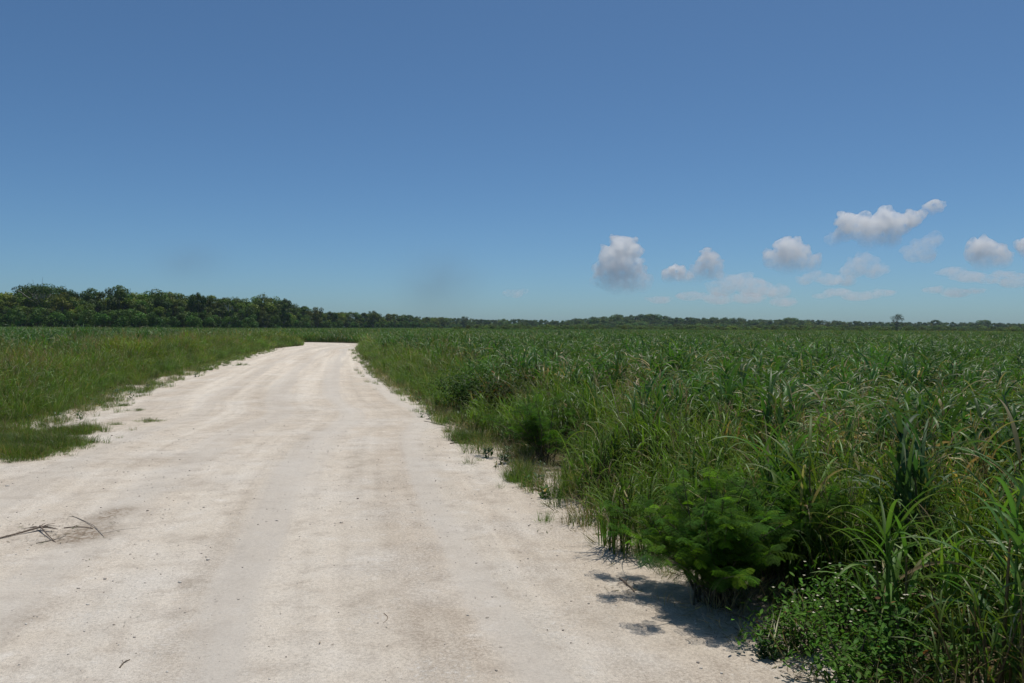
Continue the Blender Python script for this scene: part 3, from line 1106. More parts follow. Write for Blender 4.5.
leafy_shrub("weed_plant", "pale-flowered leafy weed standing behind the other weeds, right of the feathery shrubs",
            S['weed_d'], 0.40, 0.34, 0.60, 900, 0.042, (0.07, 0.16, 0.02), 109, 18, 0.01, 26, cat="weed")

cane_plant("cane_plant", "tall dark cane plant with upright broad blades, highest of the near right plants", at_y(905, 388, 6.3) * Vector((1, 1, 0)) if False else Vector((3.15, 6.3, 0)), 1.42, 8, 0.8, 0.045, 201, 0.02, GREEN_D * 1.7, 0.17, 0, False, 0.25)
cane_plant("cane_plant", "cane plant at the right frame edge with a tan dead leaf hanging from it", Vector((3.02, 4.7, 0)), 1.4, 5, 0.75, 0.042, 202, 0.05, GREEN_B * 1.1, 0.14, 0, True)
cane_plant("cane_plant", "arching light green cane plant above the rightmost broad-leaved weed", Vector((2.62, 5.35, 0)), 0.95, 5, 0.6, 0.034, 203, 0.04, GREEN_B * 0.6 + GREEN_Y * 0.5, 0.14)
cane_plant("cane_plant", "blue-green cane plant with blades drooping both ways, left of the tall dark cane plant", Vector((2.55, 7.4, 0)), 1.4, 6, 0.8, 0.042, 204, 0.05, GREEN_B * 1.15, 0.16)
cane_plant("cane_plant", "yellowish cane plant behind the second feathery shrub", Vector((2.45, 6.6, 0)), 1.15, 5, 0.8, 0.036, 205, 0.12, GREEN_Y * 0.9, 0.15)
cane_plant("cane_plant", "ragged cane plant with many dry blades near the right frame edge, behind the dead-leaf plant", Vector((3.75, 6.0, 0)), 1.4, 5, 0.75, 0.038, 206, 0.22, GREEN_B, 0.16)


def tussock(label, loc, n, ht, w, rad, seed, dry=0.1, base=GREEN_Y):
    global rng
    keep = rng
    rng = np.random.default_rng(seed)
    mb = MB()
    if ht > 0.8:
        cane_clump(mb, n // 7, rad, ht, 0.40, w, 8, 7, 0.3, dry * 0.5, base * 0.8, 1.7)
        thin_clump(mb, n // 4, rad, ht * 0.8, w * 0.6, 8, dry, base * 0.8, 2, 0.25)
    else:
        thin_clump(mb, n, rad, ht, w, 8, dry, base, 1, 0.25)
    o = link("grass_tussock", mb.mesh("grass_tussock", M_plant))
    o.location = loc
    rng = keep
    return tag(o, label, "grass tussock", None)


tussock("leafy grass tussock with brown dry base, left of the big feathery shrub", at(634, 553), 150, 0.95, 0.020, 0.30, 301, 0.2)
tussock("sparse grass tussock whose thin blades arch out over the white road", at(606, 546), 26, 0.62, 0.014, 0.10, 302, 0.1, GREEN_Y * 0.9)
tussock("bright broad-bladed tussock right of the dark feathery shrub at the road edge", at(600, 500), 150, 1.15, 0.026, 0.32, 303, 0.05, GREEN_Y * 1.1)
tussock("tall yellow-green tussock directly behind the big feathery shrub", Vector((1.95, 8.0, 0)), 150, 1.15, 0.024, 0.3, 304, 0.08)
tussock("small grey-green tussock alone at right road edge, before the brown-based tussock", at(555, 497), 40, 0.25, 0.009, 0.12, 305, 0.1, GREEN_Y * 0.8)


# ------------------------------------------------------------------ dead branches, sticks, stones
def branch(name, label, loc, rotz, paths, col, cat="branch", group=None):
    mb = MB()
    for p, r in paths:
        tube(mb, p, r, col if len(r) < 3 else tuple(r[2]), 6)
    o = link(name, mb.mesh(name, M_bark))
    o.location = loc
    o.rotation_euler = (0, 0, rotz)
    return tag(o, label, cat, group)


DK = (0.19, 0.145, 0.11)
GR = (0.26, 0.225, 0.185)
PL = (0.38, 0.33, 0.27)


def on_road(px, py, dz=0.0):
    p = at(px, py, 0.03)
    return Vector((p.x, p.y, road_z(p.x, p.y) + dz))


def stick_between(name, label, a, b, r, col, bow=0.03, sag=0.02, cat="stick", twigs=0, seed=0):
    rr = random.Random(seed)
    r *= 0.6
    A, B = on_road(*a, r * 0.6), on_road(*b, r * 0.6)
    d = B - A
    n = Vector((-d.y, d.x, 0)).normalized()
    pl = []
    for k in range(9):
        t = k / 8
        pl.append(A.lerp(B, t) - A + n * bow * math.sin(math.pi * t) + n * rr.uniform(-.3, .3) * r * 2 + Vector((0, 0, 0.25 * sag * math.sin(math.pi * t))))
    paths = [(pl, (r, r * 0.55))]
    for q in range(twigs):
        i = rr.randrange(2, 8)
        e = pl[i] + Vector((rr.uniform(-1, 1), rr.uniform(-1, 1), rr.uniform(0.0, 0.3))).normalized() * d.length * rr.uniform(0.15, 0.35)
        paths.append(([pl[i], pl[i].lerp(e, 0.5) + Vector((0, 0, 0.01)), e], (r * 0.5, r * 0.2)))
    return branch(name, label, A, 0, paths, col, cat)


c0 = on_road(40, 535, 0.01)
paths = []
rr = random.Random(5)
for k in range(15):
    a = rr.uniform(0, 6.283)
    l = rr.uniform(0.08, 0.22)
    e = Vector((l * math.cos(a), l * math.sin(a) * 0.8, rr.uniform(0.0, 0.035)))
    paths.append(([Vector((0, 0, 0.02)), e * 0.5 + Vector((0, 0, 0.02)), e], (0.007, 0.002)))
A = on_road(-30, 549) - c0
paths.append(([Vector((0.02, 0, 0.03)), A * 0.35 + Vector((0, 0.03, 0.005)), A * 0.7 + Vector((0, -0.02, 0.0)), A], (0.010, 0.005)))
A = on_road(56, 546) - c0
paths.append(([Vector((0, 0, 0.04)), A * 0.5 + Vector((0, 0, 0.01)), A], (0.008, 0.004)))
branch("dead_branch", "dead dark branch with a splayed root end lying on white dirt at left", c0, 0, paths, DK)
stick_between("dry_stick", "dark stick lying just right of the splayed dead branch", (64, 532), (93, 532), 0.011, DK, 0.04, 0.02, twigs=2, seed=1)
stick_between("dry_stick", "pale bent stick lying at the edge of brown damp stain", (72, 520), (104, 541), 0.009, PL, 0.05, 0.02, twigs=2, seed=2)
stick_between("dry_stick", "grey stick lying below the splayed dead branch", (36, 547), (66, 539), 0.009, GR, -0.04, 0.01, twigs=1, seed=3)
stick_between("dry_stick", "short thick grey stick on white dirt left of the big feathery shrub", (620, 579), (634, 593), 0.014, DK, 0.01, 0.01, twigs=3, seed=4)
stick_between("dry_stick", "long dark stick along the shaded edge beneath the feathery shrub", (722, 607), (778, 640), 0.012, DK, 0.05, 0.02, twigs=3, seed=5)
stick_between("dry_stick", "bent dark stick at the road corner below the low weeds", (762, 632), (802, 664), 0.011, GR, -0.08, 0.03, twigs=2, seed=6)
stick_between("dry_stick", "thin dark fallen stem reaching into road from right verge", (450, 444), (492, 440), 0.020, (0.11, 0.10, 0.06), 0.06, 0.03, twigs=3, seed=7)
stick_between("dry_stick", "thin runner stem lying on road nearer the glossy round bush", (424, 421), (466, 431), 0.014, (0.12, 0.10, 0.07), 0.05, 0.02, twigs=2, seed=8)
stick_between("dry_stick", "small curled twig alone near the middle of the road", (384, 620), (383, 630), 0.005, DK, 0.03, 0.01, seed=9)
stick_between("dry_stick", "small dark twig lying at the bottom left of the road", (120, 676), (130, 668), 0.008, DK, 0.01, 0.01, twigs=2, seed=10)
stick_between("dry_stick", "thin pale twig lying in front of the brown-based tussock", (575, 556), (612, 566), 0.004, GR, 0.03, 0.005, twigs=2, seed=11)

# loose stones and crumbs on the road
mb = MB()
ico_v = np.array([(0, 0, 1), (.89, 0, .45), (.28, .85, .45), (-.72, .53, .45), (-.72, -.53, .45), (.28, -.85, .45),
                  (.72, .53, -.45), (-.28, .85, -.45), (-.89, 0, -.45), (-.28, -.85, -.45), (.72, -.53, -.45), (0, 0, -1)])
ico_f = np.array([(0, 1, 2), (0, 2, 3), (0, 3, 4), (0, 4, 5), (0, 5, 1), (1, 6, 2), (2, 7, 3), (3, 8, 4), (4, 9, 5), (5, 10, 1),
                  (6, 7, 2), (7, 8, 3), (8, 9, 4), (9, 10, 5), (10, 6, 1), (11, 7, 6), (11, 8, 7), (11, 9, 8), (11, 10, 9), (11, 6, 10)])
n = 7000
ri = rng.integers(30, 330, n)
ci_ = np.clip((NC * (0.2 + 0.62 * rng.random(n))).astype(int), 0, NC - 1)
clus = fbm(RX[ri, ci_] * 1.2, RY[ri, ci_] * 0.6, 55)
for i, j, q in zip(ri, ci_, clus):
    if q < 0.42 and random.random() < 0.8: continue
    s = 0.003 + 0.008 * random.random() ** 4 + (0.012 if random.random() < 0.006 else 0)
    v = ico_v * (1 + 0.35 * (rng.random((12, 1)) - 0.5)) * np.array([s * random.uniform(.8, 1.5), s, s * 0.7])
    a = random.random() * 6.283
    v = np.stack([v[:, 0] * math.cos(a) - v[:, 1] * math.sin(a), v[:, 0] * math.sin(a) + v[:, 1] * math.cos(a), v[:, 2]], 1)
    x, y, z = RX[i, j], RY[i, j], RZ[i, j]
    x += random.uniform(-.03, .03); y += random.uniform(-.02, .02)
    g = random.choice([(0.55, 0.49, 0.41), (0.62, 0.56, 0.48), (0.48, 0.42, 0.36), (0.37, 0.315, 0.26), (0.68, 0.63, 0.55)])
    mb.add(v + np.array([x, y, z + s * 0.25]), ico_f, g)
tag(link("loose_stones", mb.mesh("loose_stones", M_stone, False)), "loose pale pebbles and dirt crumbs strewn over the white road", "gravel", None, 'stuff')


# dry leaf and stem scraps on the dirt
mb = MB()
lit_spots = [(40, 536, 70, 24, 90), (85, 530, 70, 26, 70), (740, 628, 70, 30, 90), (800, 668, 50, 20, 60), (625, 588, 40, 14, 40),
             (560, 515, 50, 40, 50), (500, 470, 60, 40, 60), (90, 440, 120, 30, 90), (300, 560, 500, 200, 60)]
for (px, py, wpx, hpx, n) in lit_spots:
    for k in range(n):
        p = on_road(px + wpx * (random.random() - 0.5), min(680, py + hpx * (random.random() - 0.5)), 0.004)
        L_ = random.uniform(0.015, 0.075) * (0.6 if n == 60 and wpx > 400 else 1.0)
        g = np.array(random.choice([(0.20, 0.155, 0.11), (0.28, 0.225, 0.15), (0.13, 0.10, 0.075), (0.36, 0.31, 0.24), (0.12, 0.13, 0.05)]))
        blades(mb, np.array([tuple(p)]), np.array([random.random() * 6.283]), np.array([random.uniform(1.3, 1.5)]), np.array([random.uniform(0.0, 0.25)]),
               np.array([L_]), np.array([random.uniform(0.003, 0.011)]), 3, g[None], 0.3, np.array([random.uniform(-1, 1)]), 'oval')
tag(link("leaf_litter", mb.mesh("leaf_litter", M_stone)), "dry leaf and stem scraps scattered on the white dirt", "litter", None, 'stuff')


# ------------------------------------------------------------------ trees
def make_tree(kind, seed):
    """(trunk mesh, crown mesh) about 1 m tall per unit: built at 12 m height, crown radius about 4.5"""
    r = np.random.default_rng(seed)
    tr, cr = MB(), MB()
    Ht = 12.0
    spec = dict(
        round=dict(cb=0.30, rx=4.4, lobes=20, leaf=0.46, n=190, top=0.95, bark=(0.13, 0.115, 0.09), col=(0.0581, 0.1122, 0.0123)),
        broad=dict(cb=0.36, rx=5.4, lobes=24, leaf=0.46, n=150, top=0.8, bark=(0.16, 0.145, 0.12), col=(0.0881, 0.1485, 0.0141)),
        umbrella=dict(cb=0.66, rx=6.2, lobes=22, leaf=0.40, n=95, top=0.5, bark=(0.40, 0.37, 0.33), col=(0.0519, 0.1012, 0.0149)),
        slender=dict(cb=0.42, rx=3.0, lobes=15, leaf=0.42, n=150, top=1.0, bark=(0.62, 0.58, 0.52), col=(0.0777, 0.1320, 0.0149)),
        ragged=dict(cb=0.25, rx=4.2, lobes=22, leaf=0.44, n=120, top=0.9, bark=(0.24, 0.215, 0.18), col=(0.0849, 0.1232, 0.0198)),
        bush=dict(cb=0.02, rx=7.5, lobes=26, leaf=0.75, n=130, top=0.85, bark=(0.13, 0.115, 0.09), col=(0.0622, 0.1298, 0.0149)),
        sparse=dict(cb=0.22, rx=4.6, lobes=17, leaf=0.42, n=60, top=0.9, bark=(0.34, 0.31, 0.28), col=(0.0576, 0.0853, 0.0242)),
    )[kind]
    zc = Ht * (spec['cb'] + 1) / 2
    rz = Ht * (1 - spec['cb']) / 2
    lob = []
    for k in range(spec['lobes']):
        a = r.random() * 6.283
        q = math.sqrt(r.random())
        w = r.uniform(-1, 1)
        rad = spec['rx'] * math.sqrt(max(0.0, 1 - w * w * 0.8)) * q
        if kind == 'umbrella':
            w = r.uniform(0.1, 1) * (1 - 0.5 * q)
            rad = spec['rx'] * q
        lr = spec['rx'] * r.uniform(0.22, 0.40)
        lob.append((np.array([rad * math.cos(a), rad * math.sin(a), zc + rz * 0.86 * w]), lr))
    # trunk and limbs
    fork = Ht * max(spec['cb'] * 0.8, 0.06)
    bend = np.array([r.normal() * 0.25, r.normal() * 0.25, 0])
    p0, p1, p2 = np.zeros(3), np.array([0, 0, fork * 0.5]) + bend, np.array([0, 0, fork]) + bend * 1.4
    tr_r = 0.22 if kind != 'slender' else 0.20
    tube(tr, [tuple(p0), tuple(p1), tuple(p2)], (tr_r * 1.3, tr_r, tr_r * 0.85), spec['bark'], 7)
    for c, lr in lob[:12]:
        m = p2 * 0.5 + c * 0.5 + np.array([r.normal() * 0.3, r.normal() * 0.3, -0.1 * lr])
        tube(tr, [tuple(p2), tuple(m), tuple(c)], (tr_r * 0.55, tr_r * 0.35, 0.05), spec['bark'], 5)
        for q in range(2):
            e = c + r.normal(size=3) * lr * 0.6
            tube(tr, [tuple(m), tuple((m + e) / 2 + r.normal(size=3) * 0.15), tuple(e)], (0.07, 0.03), spec['bark'], 4)
    base = np.array(spec['col'])
    for c, lr in lob:
        n = int(spec['n'] * (lr / (spec['rx'] * 0.3)) ** 2)
        d = r.normal(size=(n, 3))
        d /= np.linalg.norm(d, axis=1)[:, None]
        rad = lr * (0.55 + 0.5 * r.random((n, 1)) ** 0.6)
        P = c + d * rad * np.array([1.05, 1.05, 0.72 if kind != 'umbrella' else 0.42])
        P = P + r.normal(size=(n, 3)) * 0.12
        nrm = d + r.normal(size=(n, 3)) * 0.6 + np.array([0, 0, 0.5])
        nrm /= np.linalg.norm(nrm, axis=1)[:, None]
        t1 = np.cross(nrm, r.normal(size=(n, 3)))
        t1 /= np.linalg.norm(t1, axis=1)[:, None]
        t2 = np.cross(nrm, t1)
        s = spec['leaf'] * (0.5 + 0.8 * r.random((n, 1))) * 0.55
        fold = nrm * s * 0.35
        V = np.stack([P - t1 * s, P - t2 * s * 0.7 + fold, P + t1 * s * 1.1, P + t2 * s * 0.7 + fold], 1).reshape(-1, 3)
        Fq = np.arange(n)[:, None] * 4 + np.arange(4)[None]
        lc = base * (0.55 + 0.9 * r.random()) * np.array([1 + 0.55 * (r.random() - 0.4), 1, 1])
        C = np.repeat(lc[None] * (0.75 + 0.5 * r.random((n, 1))), 4, 0)
        cr.add(V, Fq, C)
    return (tr.mesh("trunk", M_bark), cr.mesh("crown", M_tree, False))


TM = {}
for kind, cnt in (('round', 4), ('broad', 3), ('umbrella', 2), ('slender', 2), ('ragged', 3), ('bush', 4), ('sparse', 1)):
    TM[kind] = [make_tree(kind, 900 + 17 * i + len(kind) * 101) for i in range(cnt)]

tree_no = [0]


def place_tree(kind, px, D, ytop, label, group=None, tint=(1, 1, 1), wide=1.0, name=None, cat="tree", base=0.0):
    """tree standing at forward distance D whose top reaches picture row ytop"""
    topz = at_y(px, ytop, D).z
    x = at_y(px, ytop, D).x
    trm, crm = random.choice(TM[kind])
    s = max(topz, 1.0) / (12.0 * 0.985)
    t = thing(name or "tree", label, cat, (x, D, base), random.random() * 6.283, group)
    t.scale = (s * wide, s * wide, s)
    a = link("trunk", trm, t)
    b = link("crown", crm, t)
    b.color = (*tint, 1)
    tree_no[0] += 1
    return t


PROF_X = [-60, -20, 0, 20, 35, 50, 65, 90, 115, 130, 150, 165, 195, 215, 255, 270, 285, 300, 315, 330, 360, 400, 430, 460, 490, 520, 560, 585, 600, 650, 670, 700, 760, 800, 850, 930, 980, 1024, 1090]
PROF_Y = [294, 293, 292, 290, 287, 288, 292, 291, 289, 290, 292, 294, 295, 297, 298, 298.5, 302.5, 306, 309, 311, 312, 314, 317, 318, 319, 319, 320, 318, 316, 314, 317, 317, 319, 319, 321, 322, 322, 323, 323]


def prof(px): return float(np.interp(px, PROF_X, PROF_Y))
def wood_d(px): return float(np.interp(px, [-60, 150, 250, 330, 400, 440, 480], [255, 265, 300, 400, 560, 680, 800]))


def hz(px): return HZ + math.tan(ROLL) * (px - W / 2)


def seg_name(px):
    for lim, s in ((30, "left of the open-crowned tree"), (62, "by the open-crowned tree"), (110, "left of the tall domed tree"),
                   (150, "right of the tall domed tree"), (205, "by the narrow pointed tree"), (245, "by the white-trunked tree"), (300, "right of the white-trunked tree"),
                   (345, "where the wood steps down"), (400, "above the road bend")):
        if px < lim: return s
    return "at the low right end of the wood"


def tint_of():
    q = random.random()
    if q < 0.30: return (1.5, 1.3, 0.8)
    if q < 0.42: return (1.35, 1.05, 1.0)
    if q < 0.70: return (0.74, 0.85, 0.84)
    return (1, 1, 1)


TN = {(1.5, 1.3, 0.8): "yellow-green", (1.35, 1.05, 1.0): "olive-brown", (0.74, 0.85, 0.84): "blackish green", (1, 1, 1): "mid-green"}
KN = dict(round="round-crowned", broad="broad-crowned", ragged="ragged", slender="slender")

# landmark trees of the wood at left
place_tree('umbrella', 41, 262, 284.5, "open umbrella-crowned tree with pale bare limbs, standing above the wood at far left", "emergent trees of the left wood", (0.95, 1, 0.95), 0.80)
place_tree('umbrella', 68, 268, 290, "small flat tuft-crowned tree poking above the wood, right of the umbrella-crowned tree", "emergent trees of the left wood", (0.8, 0.9, 0.9), 0.42)
place_tree('round', 117, 266, 285.5, "tall dark domed tree, highest point of the wood right of the umbrella-crowned tree", "emergent trees of the left wood", (0.8, 0.9, 0.85), 0.85)
place_tree('round', 95, 270, 289, "low domed dark tree just left of the tall domed tree", "emergent trees of the left wood", (0.8, 0.9, 0.9), 0.8)
place_tree('broad', 155, 270, 290, "wide domed dark tree between the tall domed tree and the narrow pointed tree", "emergent trees of the left wood", (0.75, 0.9, 0.9), 0.8)
place_tree('round', 197, 282, 293, "narrow pointed tree rising alone over the wood's skyline", "emergent trees of the left wood", (0.85, 0.95, 0.8), 0.5)
place_tree('slender', 228, 284, 297, "slender tree with a straight white trunk showing at the wood's front", "emergent trees of the left wood", (1.1, 1.05, 0.9), 0.9)
place_tree('slender', 20, 250, 303, "slim tree with two pale stems in front of the wood, below the umbrella-crowned tree", "emergent trees of the left wood", (1.2, 1.1, 0.9), 0.8)
place_tree('broad', 268, 318, 295.5, "broad bright-topped tree at the last high crest of the wood before it steps down", "emergent trees of the left wood", (1.1, 1.05, 0.85), 0.9)
place_tree('round', 284, 326, 299, "dense dark tree beside the bright-topped crest tree", "emergent trees of the left wood", (0.8, 0.9, 0.85), 0.7)
place_tree('ragged', 372, 470, 311.5, "low domed tree sticking up over the wood above the road bend", "emergent trees of the left wood", (0.9, 0.95, 0.85), 0.9)
place_tree('ragged', 318, 372, 307.5, "rough-crowned tree at the edge where the wood steps down", "emergent trees of the left wood", (1.1, 1, 0.9), 0.9)

for row, (dd, lo, hi, step) in enumerate(((16, 0.90, 1.0, 5.5), (4, 0.68, 0.92, 6.0), (-9, 0.40, 0.66, 7.5))):
    px = -55 + row * 6
    while px < 445:
        D = wood_d(px) + dd + random.uniform(-4, 4)
        hp = (hz(px) - prof(px))
        yt = hz(px) - hp * random.uniform(lo, hi)
        kind = random.choice(['round', 'round', 'broad', 'ragged', 'ragged', 'broad' if row else 'round'])
        tn = tint_of()
        rown = ("rear", "middle", "front")[row]
        place_tree(kind, px, D, yt, "%s %s tree in left wood's %s, %s" % (TN[tn], KN[kind], rown, seg_name(px)),
                   "trees massed in the left wood", tn, random.uniform(0.8, 1.15))
        px += step * random.uniform(0.75, 1.3) * F_PX / D
# dark understorey along the front of the wood
px = -55
while px < 440:
    D = wood_d(px) - 17 + random.uniform(-4, 4)
    hp = (hz(px) - prof(px)) * random.uniform(0.26, 0.46)
    place_tree('bush', px, D, hz(px) - hp, "low dark bush at the left wood's foot, %s" % seg_name(px),
               "bushes along the foot of the left wood", random.choice([(0.8, 0.95, 0.9), (0.9, 1, 0.9), (1.05, 1.1, 0.95)]),
               random.uniform(0.7, 1.0), "bush", "bush")
    px += 6.5 * random.uniform(0.8, 1.3) * F_PX / D

# lone tree out in the plain
place_tree('sparse', 898, 290, 314.5, "lone small tree with sparse crown and several pale stems out in the plain", None, (0.9, 0.85, 0.95), 0.95, "tree")
for px, D, yt, k, lab in ((652, 900, 314.0, 'broad', "domed tree highest on the distant skyline right of the left cloud"),
                          (618, 900, 314.6, 'broad', "broad tree left of the highest distant dome"),
                          (790, 930, 317.6, 'broad', "small broad tree bump below the middle clouds"),
                          (936, 930, 320.2, 'round', "distant round tree right of the lone plain tree"),
                          (984, 930, 320.0, 'broad', "distant flat tree bump near the right frame edge"),
                          (465, 760, 316.6, 'ragged', "distant ragged tree standing over the skyline right of the road bend")):
    place_tree(k, px, D, yt, lab, "trees standing over the distant wood", (0.9, 0.95, 0.85), 1.1)

# far wood and scrub, one mass each
WOOD = bpy.data.collections.new("wood_crowns")
wood_protos = []
for i, (kind, j) in enumerate((('round', 0), ('round', 1), ('broad', 0), ('ragged', 0), ('ragged', 1), ('bush', 0), ('bush', 1))):
    me = TM[kind][j][1].copy()
    me.materials[0] = M_wood
    o = bpy.data.objects.new("wood_%03d" % i, me)
    WOOD.objects.link(o)

def wood_scatter(name, label, cat, rows, fn):
    P, I, RT, SC, TI = [], [], [], [], []
    for row in rows:
        px = row['x0']
        while px < row['x1']:
            D = row['D'](px) + random.uniform(-row['dj'], row['dj'])
            hgt, wid, idx = fn(px, D, row)
            x = at_y(px, HZ, D).x
            P.append((x, D, row.get('z', 0)))
            s = hgt / 12
            I.append(idx); RT.append((0, 0, random.random() * 6.283)); SC.append((s * wid, s * wid, s))
            TI.append(random.uniform(*row['tint']))
            px += row['step'] * random.uniform(0.7, 1.3) * F_PX / D
    scatter(name, P, I, RT, SC, np.array(TI), label, cat, WOOD)


def far_fn(px, D, row):
    hp = hz(px) - prof(px)
    h = CAM_H + hp * random.uniform(*row['h']) / F_PX * D
    return max(h, 2.0), random.uniform(0.9, 1.3), random.randrange(0, 5)


wood_scatter("wood_interior", "dense dark green wood interior filling the gaps behind the left trees", "wood",
             [dict(x0=-70, x1=440, D=lambda p: wood_d(p) + 34, dj=7, step=4.5, h=(0.55, 0.85), tint=(0.2, 0.6), z=-0.5),
              dict(x0=-70, x1=440, D=lambda p: wood_d(p) + 8, dj=7, step=5.0, h=(0.25, 0.5), tint=(0.2, 0.6), z=-0.5, b=1)],
             lambda px, D, row: (far_fn(px, D, row)[0], random.uniform(0.9, 1.3), random.choice([5, 6]) if row.get('b') else random.choice([0, 1, 2, 5, 6])))
wood_scatter("distant_wood", "low dark green wood along the far horizon, from the road bend to the right edge", "wood",
             [dict(x0=425, x1=1090, D=lambda p: 930, dj=25, step=5.5, h=(0.85, 1.0), tint=(0.25, 0.6)),
              dict(x0=425, x1=1090, D=lambda p: 860, dj=25, step=6, h=(0.55, 0.85), tint=(0.25, 0.75)),
              dict(x0=435, x1=1090, D=lambda p: 800, dj=25, step=4.5, h=(0.3, 0.55), tint=(0.25, 0.75), b=1, z=-0.6),
              dict(x0=425, x1=1090, D=lambda p: 970, dj=15, step=4.5, h=(0.5, 0.8), tint=(0.25, 0.6), b=1, z=-0.6)],
             lambda px, D, row: (far_fn(px, D, row)[0], random.uniform(0.9, 1.3), random.choice([5, 6]) if row.get('b') else random.randrange(0, 5)))


def scrub_fn(px, D, row):
    return random.uniform(*row['h']), random.uniform(0.9, 1.5), random.choice([5, 6, 5, 6, 3])


wood_scatter("distant_scrub", "low mottled scrub between the grass plain and the distant wood", "scrub",
             [dict(x0=430 + 12 * k, x1=1090, D=(lambda p, k=k: 330 + 55 * k), dj=26, step=5.5, h=(1.8 + 0.15 * k, 3.2 + 0.42 * k), tint=(0.6, 1.0), z=-0.3) for k in range(8)],
             scrub_fn)


# ------------------------------------------------------------------ clouds
def volume_mat(name, color, density, aniso, noise_scale=None, lo=0.4, hi=0.6, radial=False, vert=None, vmin=0.04):
    m, nt, out = new_mat(name)
    v = N(nt, "ShaderNodeVolumePrincipled")
    v.inputs['Color'].default_value = (*color, 1)
    v.inputs['Density'].default_value = density
    v.inputs['Anisotropy'].default_value = aniso
    if noise_scale or radial:
        tc = N(nt, "ShaderNodeTexCoord")
        f = None
        if noise_scale:
            f = ramp(nt, noise(nt, tc.outputs['Object'], noise_scale, 5, 0.62), [(lo, 0.0), (hi, 1.0)])
        if radial:
            gr = N(nt, "ShaderNodeTexGradient", gradient_type='QUADRATIC_SPHERE')
            mp = N(nt, "ShaderNodeMapping")
            mp.inputs['Scale'].default_value = radial
            nt.links.new(tc.outputs['Object'], mp.inputs[0])
            nt.links.new(mp.outputs[0], gr.inputs[0])
            f = gr.outputs['Fac'] if f is None else mathn(nt, 'MULTIPLY', f, gr.outputs['Fac'])
        if vert:
            sx = N(nt, "ShaderNodeSeparateXYZ")
            nt.links.new(tc.outputs['Object'], sx.inputs[0])
            mr = N(nt, "ShaderNodeMapRange")
            mr.inputs['From Min'].default_value, mr.inputs['From Max'].default_value = vert
            mr.inputs['To Min'].default_value = vmin
            nt.links.new(sx.outputs['Z'], mr.inputs[0])
            f = mathn(nt, 'MULTIPLY', f, mathn(nt, 'MULTIPLY', mr.outputs[0], mr.outputs[0]))
        nt.links.new(mathn(nt, 'MULTIPLY', f, density), v.inputs['Density'])
    nt.links.new(v.outputs[0], out.inputs['Volume'])
    return m


CLOUD_D = 9000.0
PXM = CLOUD_D / F_PX
M_cloud = 'thick'
M_thin = 'thin'
ico1 = None


def ico_mesh():
    import bmesh
    bm = bmesh.new()
    bmesh.ops.create_icosphere(bm, subdivisions=2, radius=1)
    v = np.array([tuple(x.co) for x in bm.verts])
    f_ = np.array([[x.index for x in q.verts] for q in bm.faces])
    bm.free()
    return v, f_


def cloud(label, lobes, mat, seed, flat=0.0, vox=14.0, puff=7, back=0.0):
    """lobes: (px, py, r_px) in the picture, set at one true distance with real depth"""
    r = np.random.default_rng(seed)
    v, f_ = ico1
    cx = sum(l[0] for l in lobes) / len(lobes)
    cy = max(l[1] + l[2] * 0.5 for l in lobes)
    D = CLOUD_D + r.uniform(-500, 900) + (2200 if mat == 'thin' else 0)
    O = at_y(cx, cy, D)
    mb = MB()
    for (px, py, rp) in lobes:
        p = at_y(px, py, D) - O
        rad = rp * (1.32 - 0.2 * flat) * D / F_PX
        c = np.array([p.x, r.uniform(-0.4, 0.4) * rad, p.z])
        mb.add(v * rad * np.array([1, 1.0, 0.85 * (1 - flat)]) + c, f_, np.ones(3))
        for k in range(puff):
            d = r.normal(size=3)
            d /= np.linalg.norm(d)
            d[2] = abs(d[2]) * 0.9 - 0.15
            pr = rad * r.uniform(0.22, 0.5)
            c2 = c + d * rad * r.uniform(0.75, 1.05) * np.array([1, 1, 1 - flat])
            mb.add(v * pr * np.array([1, 1, 1 - flat]) + c2, f_, np.ones(3))
            for q in range(3):
                d2 = d + r.normal(size=3) * 0.6
                d2 /= np.linalg.norm(d2)
                mb.add(v * pr * r.uniform(0.3, 0.5) * np.array([1, 1, 1 - flat]) + c2 + d2 * pr * 0.95 * np.array([1, 1, 1 - flat]), f_, np.ones(3))
    top = at_y(cx, min(l[1] - l[2] for l in lobes), D).z - O.z
    if mat == 'thick':
        mat = volume_mat("cloud_vapour", (0.998, 0.999, 1.0), 0.046 * max(1.0, 350 / max(top, 120)) ** 0.5, 0.62, 0.013, 0.37, 0.78, vert=(-0.25 * top, 0.9 * top), vmin=0.05)
    else:
        mat = volume_mat("thin_cloud_vapour", (0.998, 0.999, 1.0), 0.0062, 0.3, 0.009, 0.36, 0.80)
    o = link("cloud", mb.mesh("cloud", mat))
    o.location = O
    md = o.modifiers.new("r", 'REMESH')
    md.mode = 'VOXEL'
    md.voxel_size = vox
    dg = bpy.context.evaluated_depsgraph_get()
    me = bpy.data.meshes.new_from_object(o.evaluated_get(dg))
    o.modifiers.clear()
    old = o.data
    o.data = me
    bpy.data.meshes.remove(old)
    me.name = "cloud"
    if not me.materials: me.materials.append(mat)
    tag(o, label, "cloud", "cumulus clouds low over the right horizon")
    return o


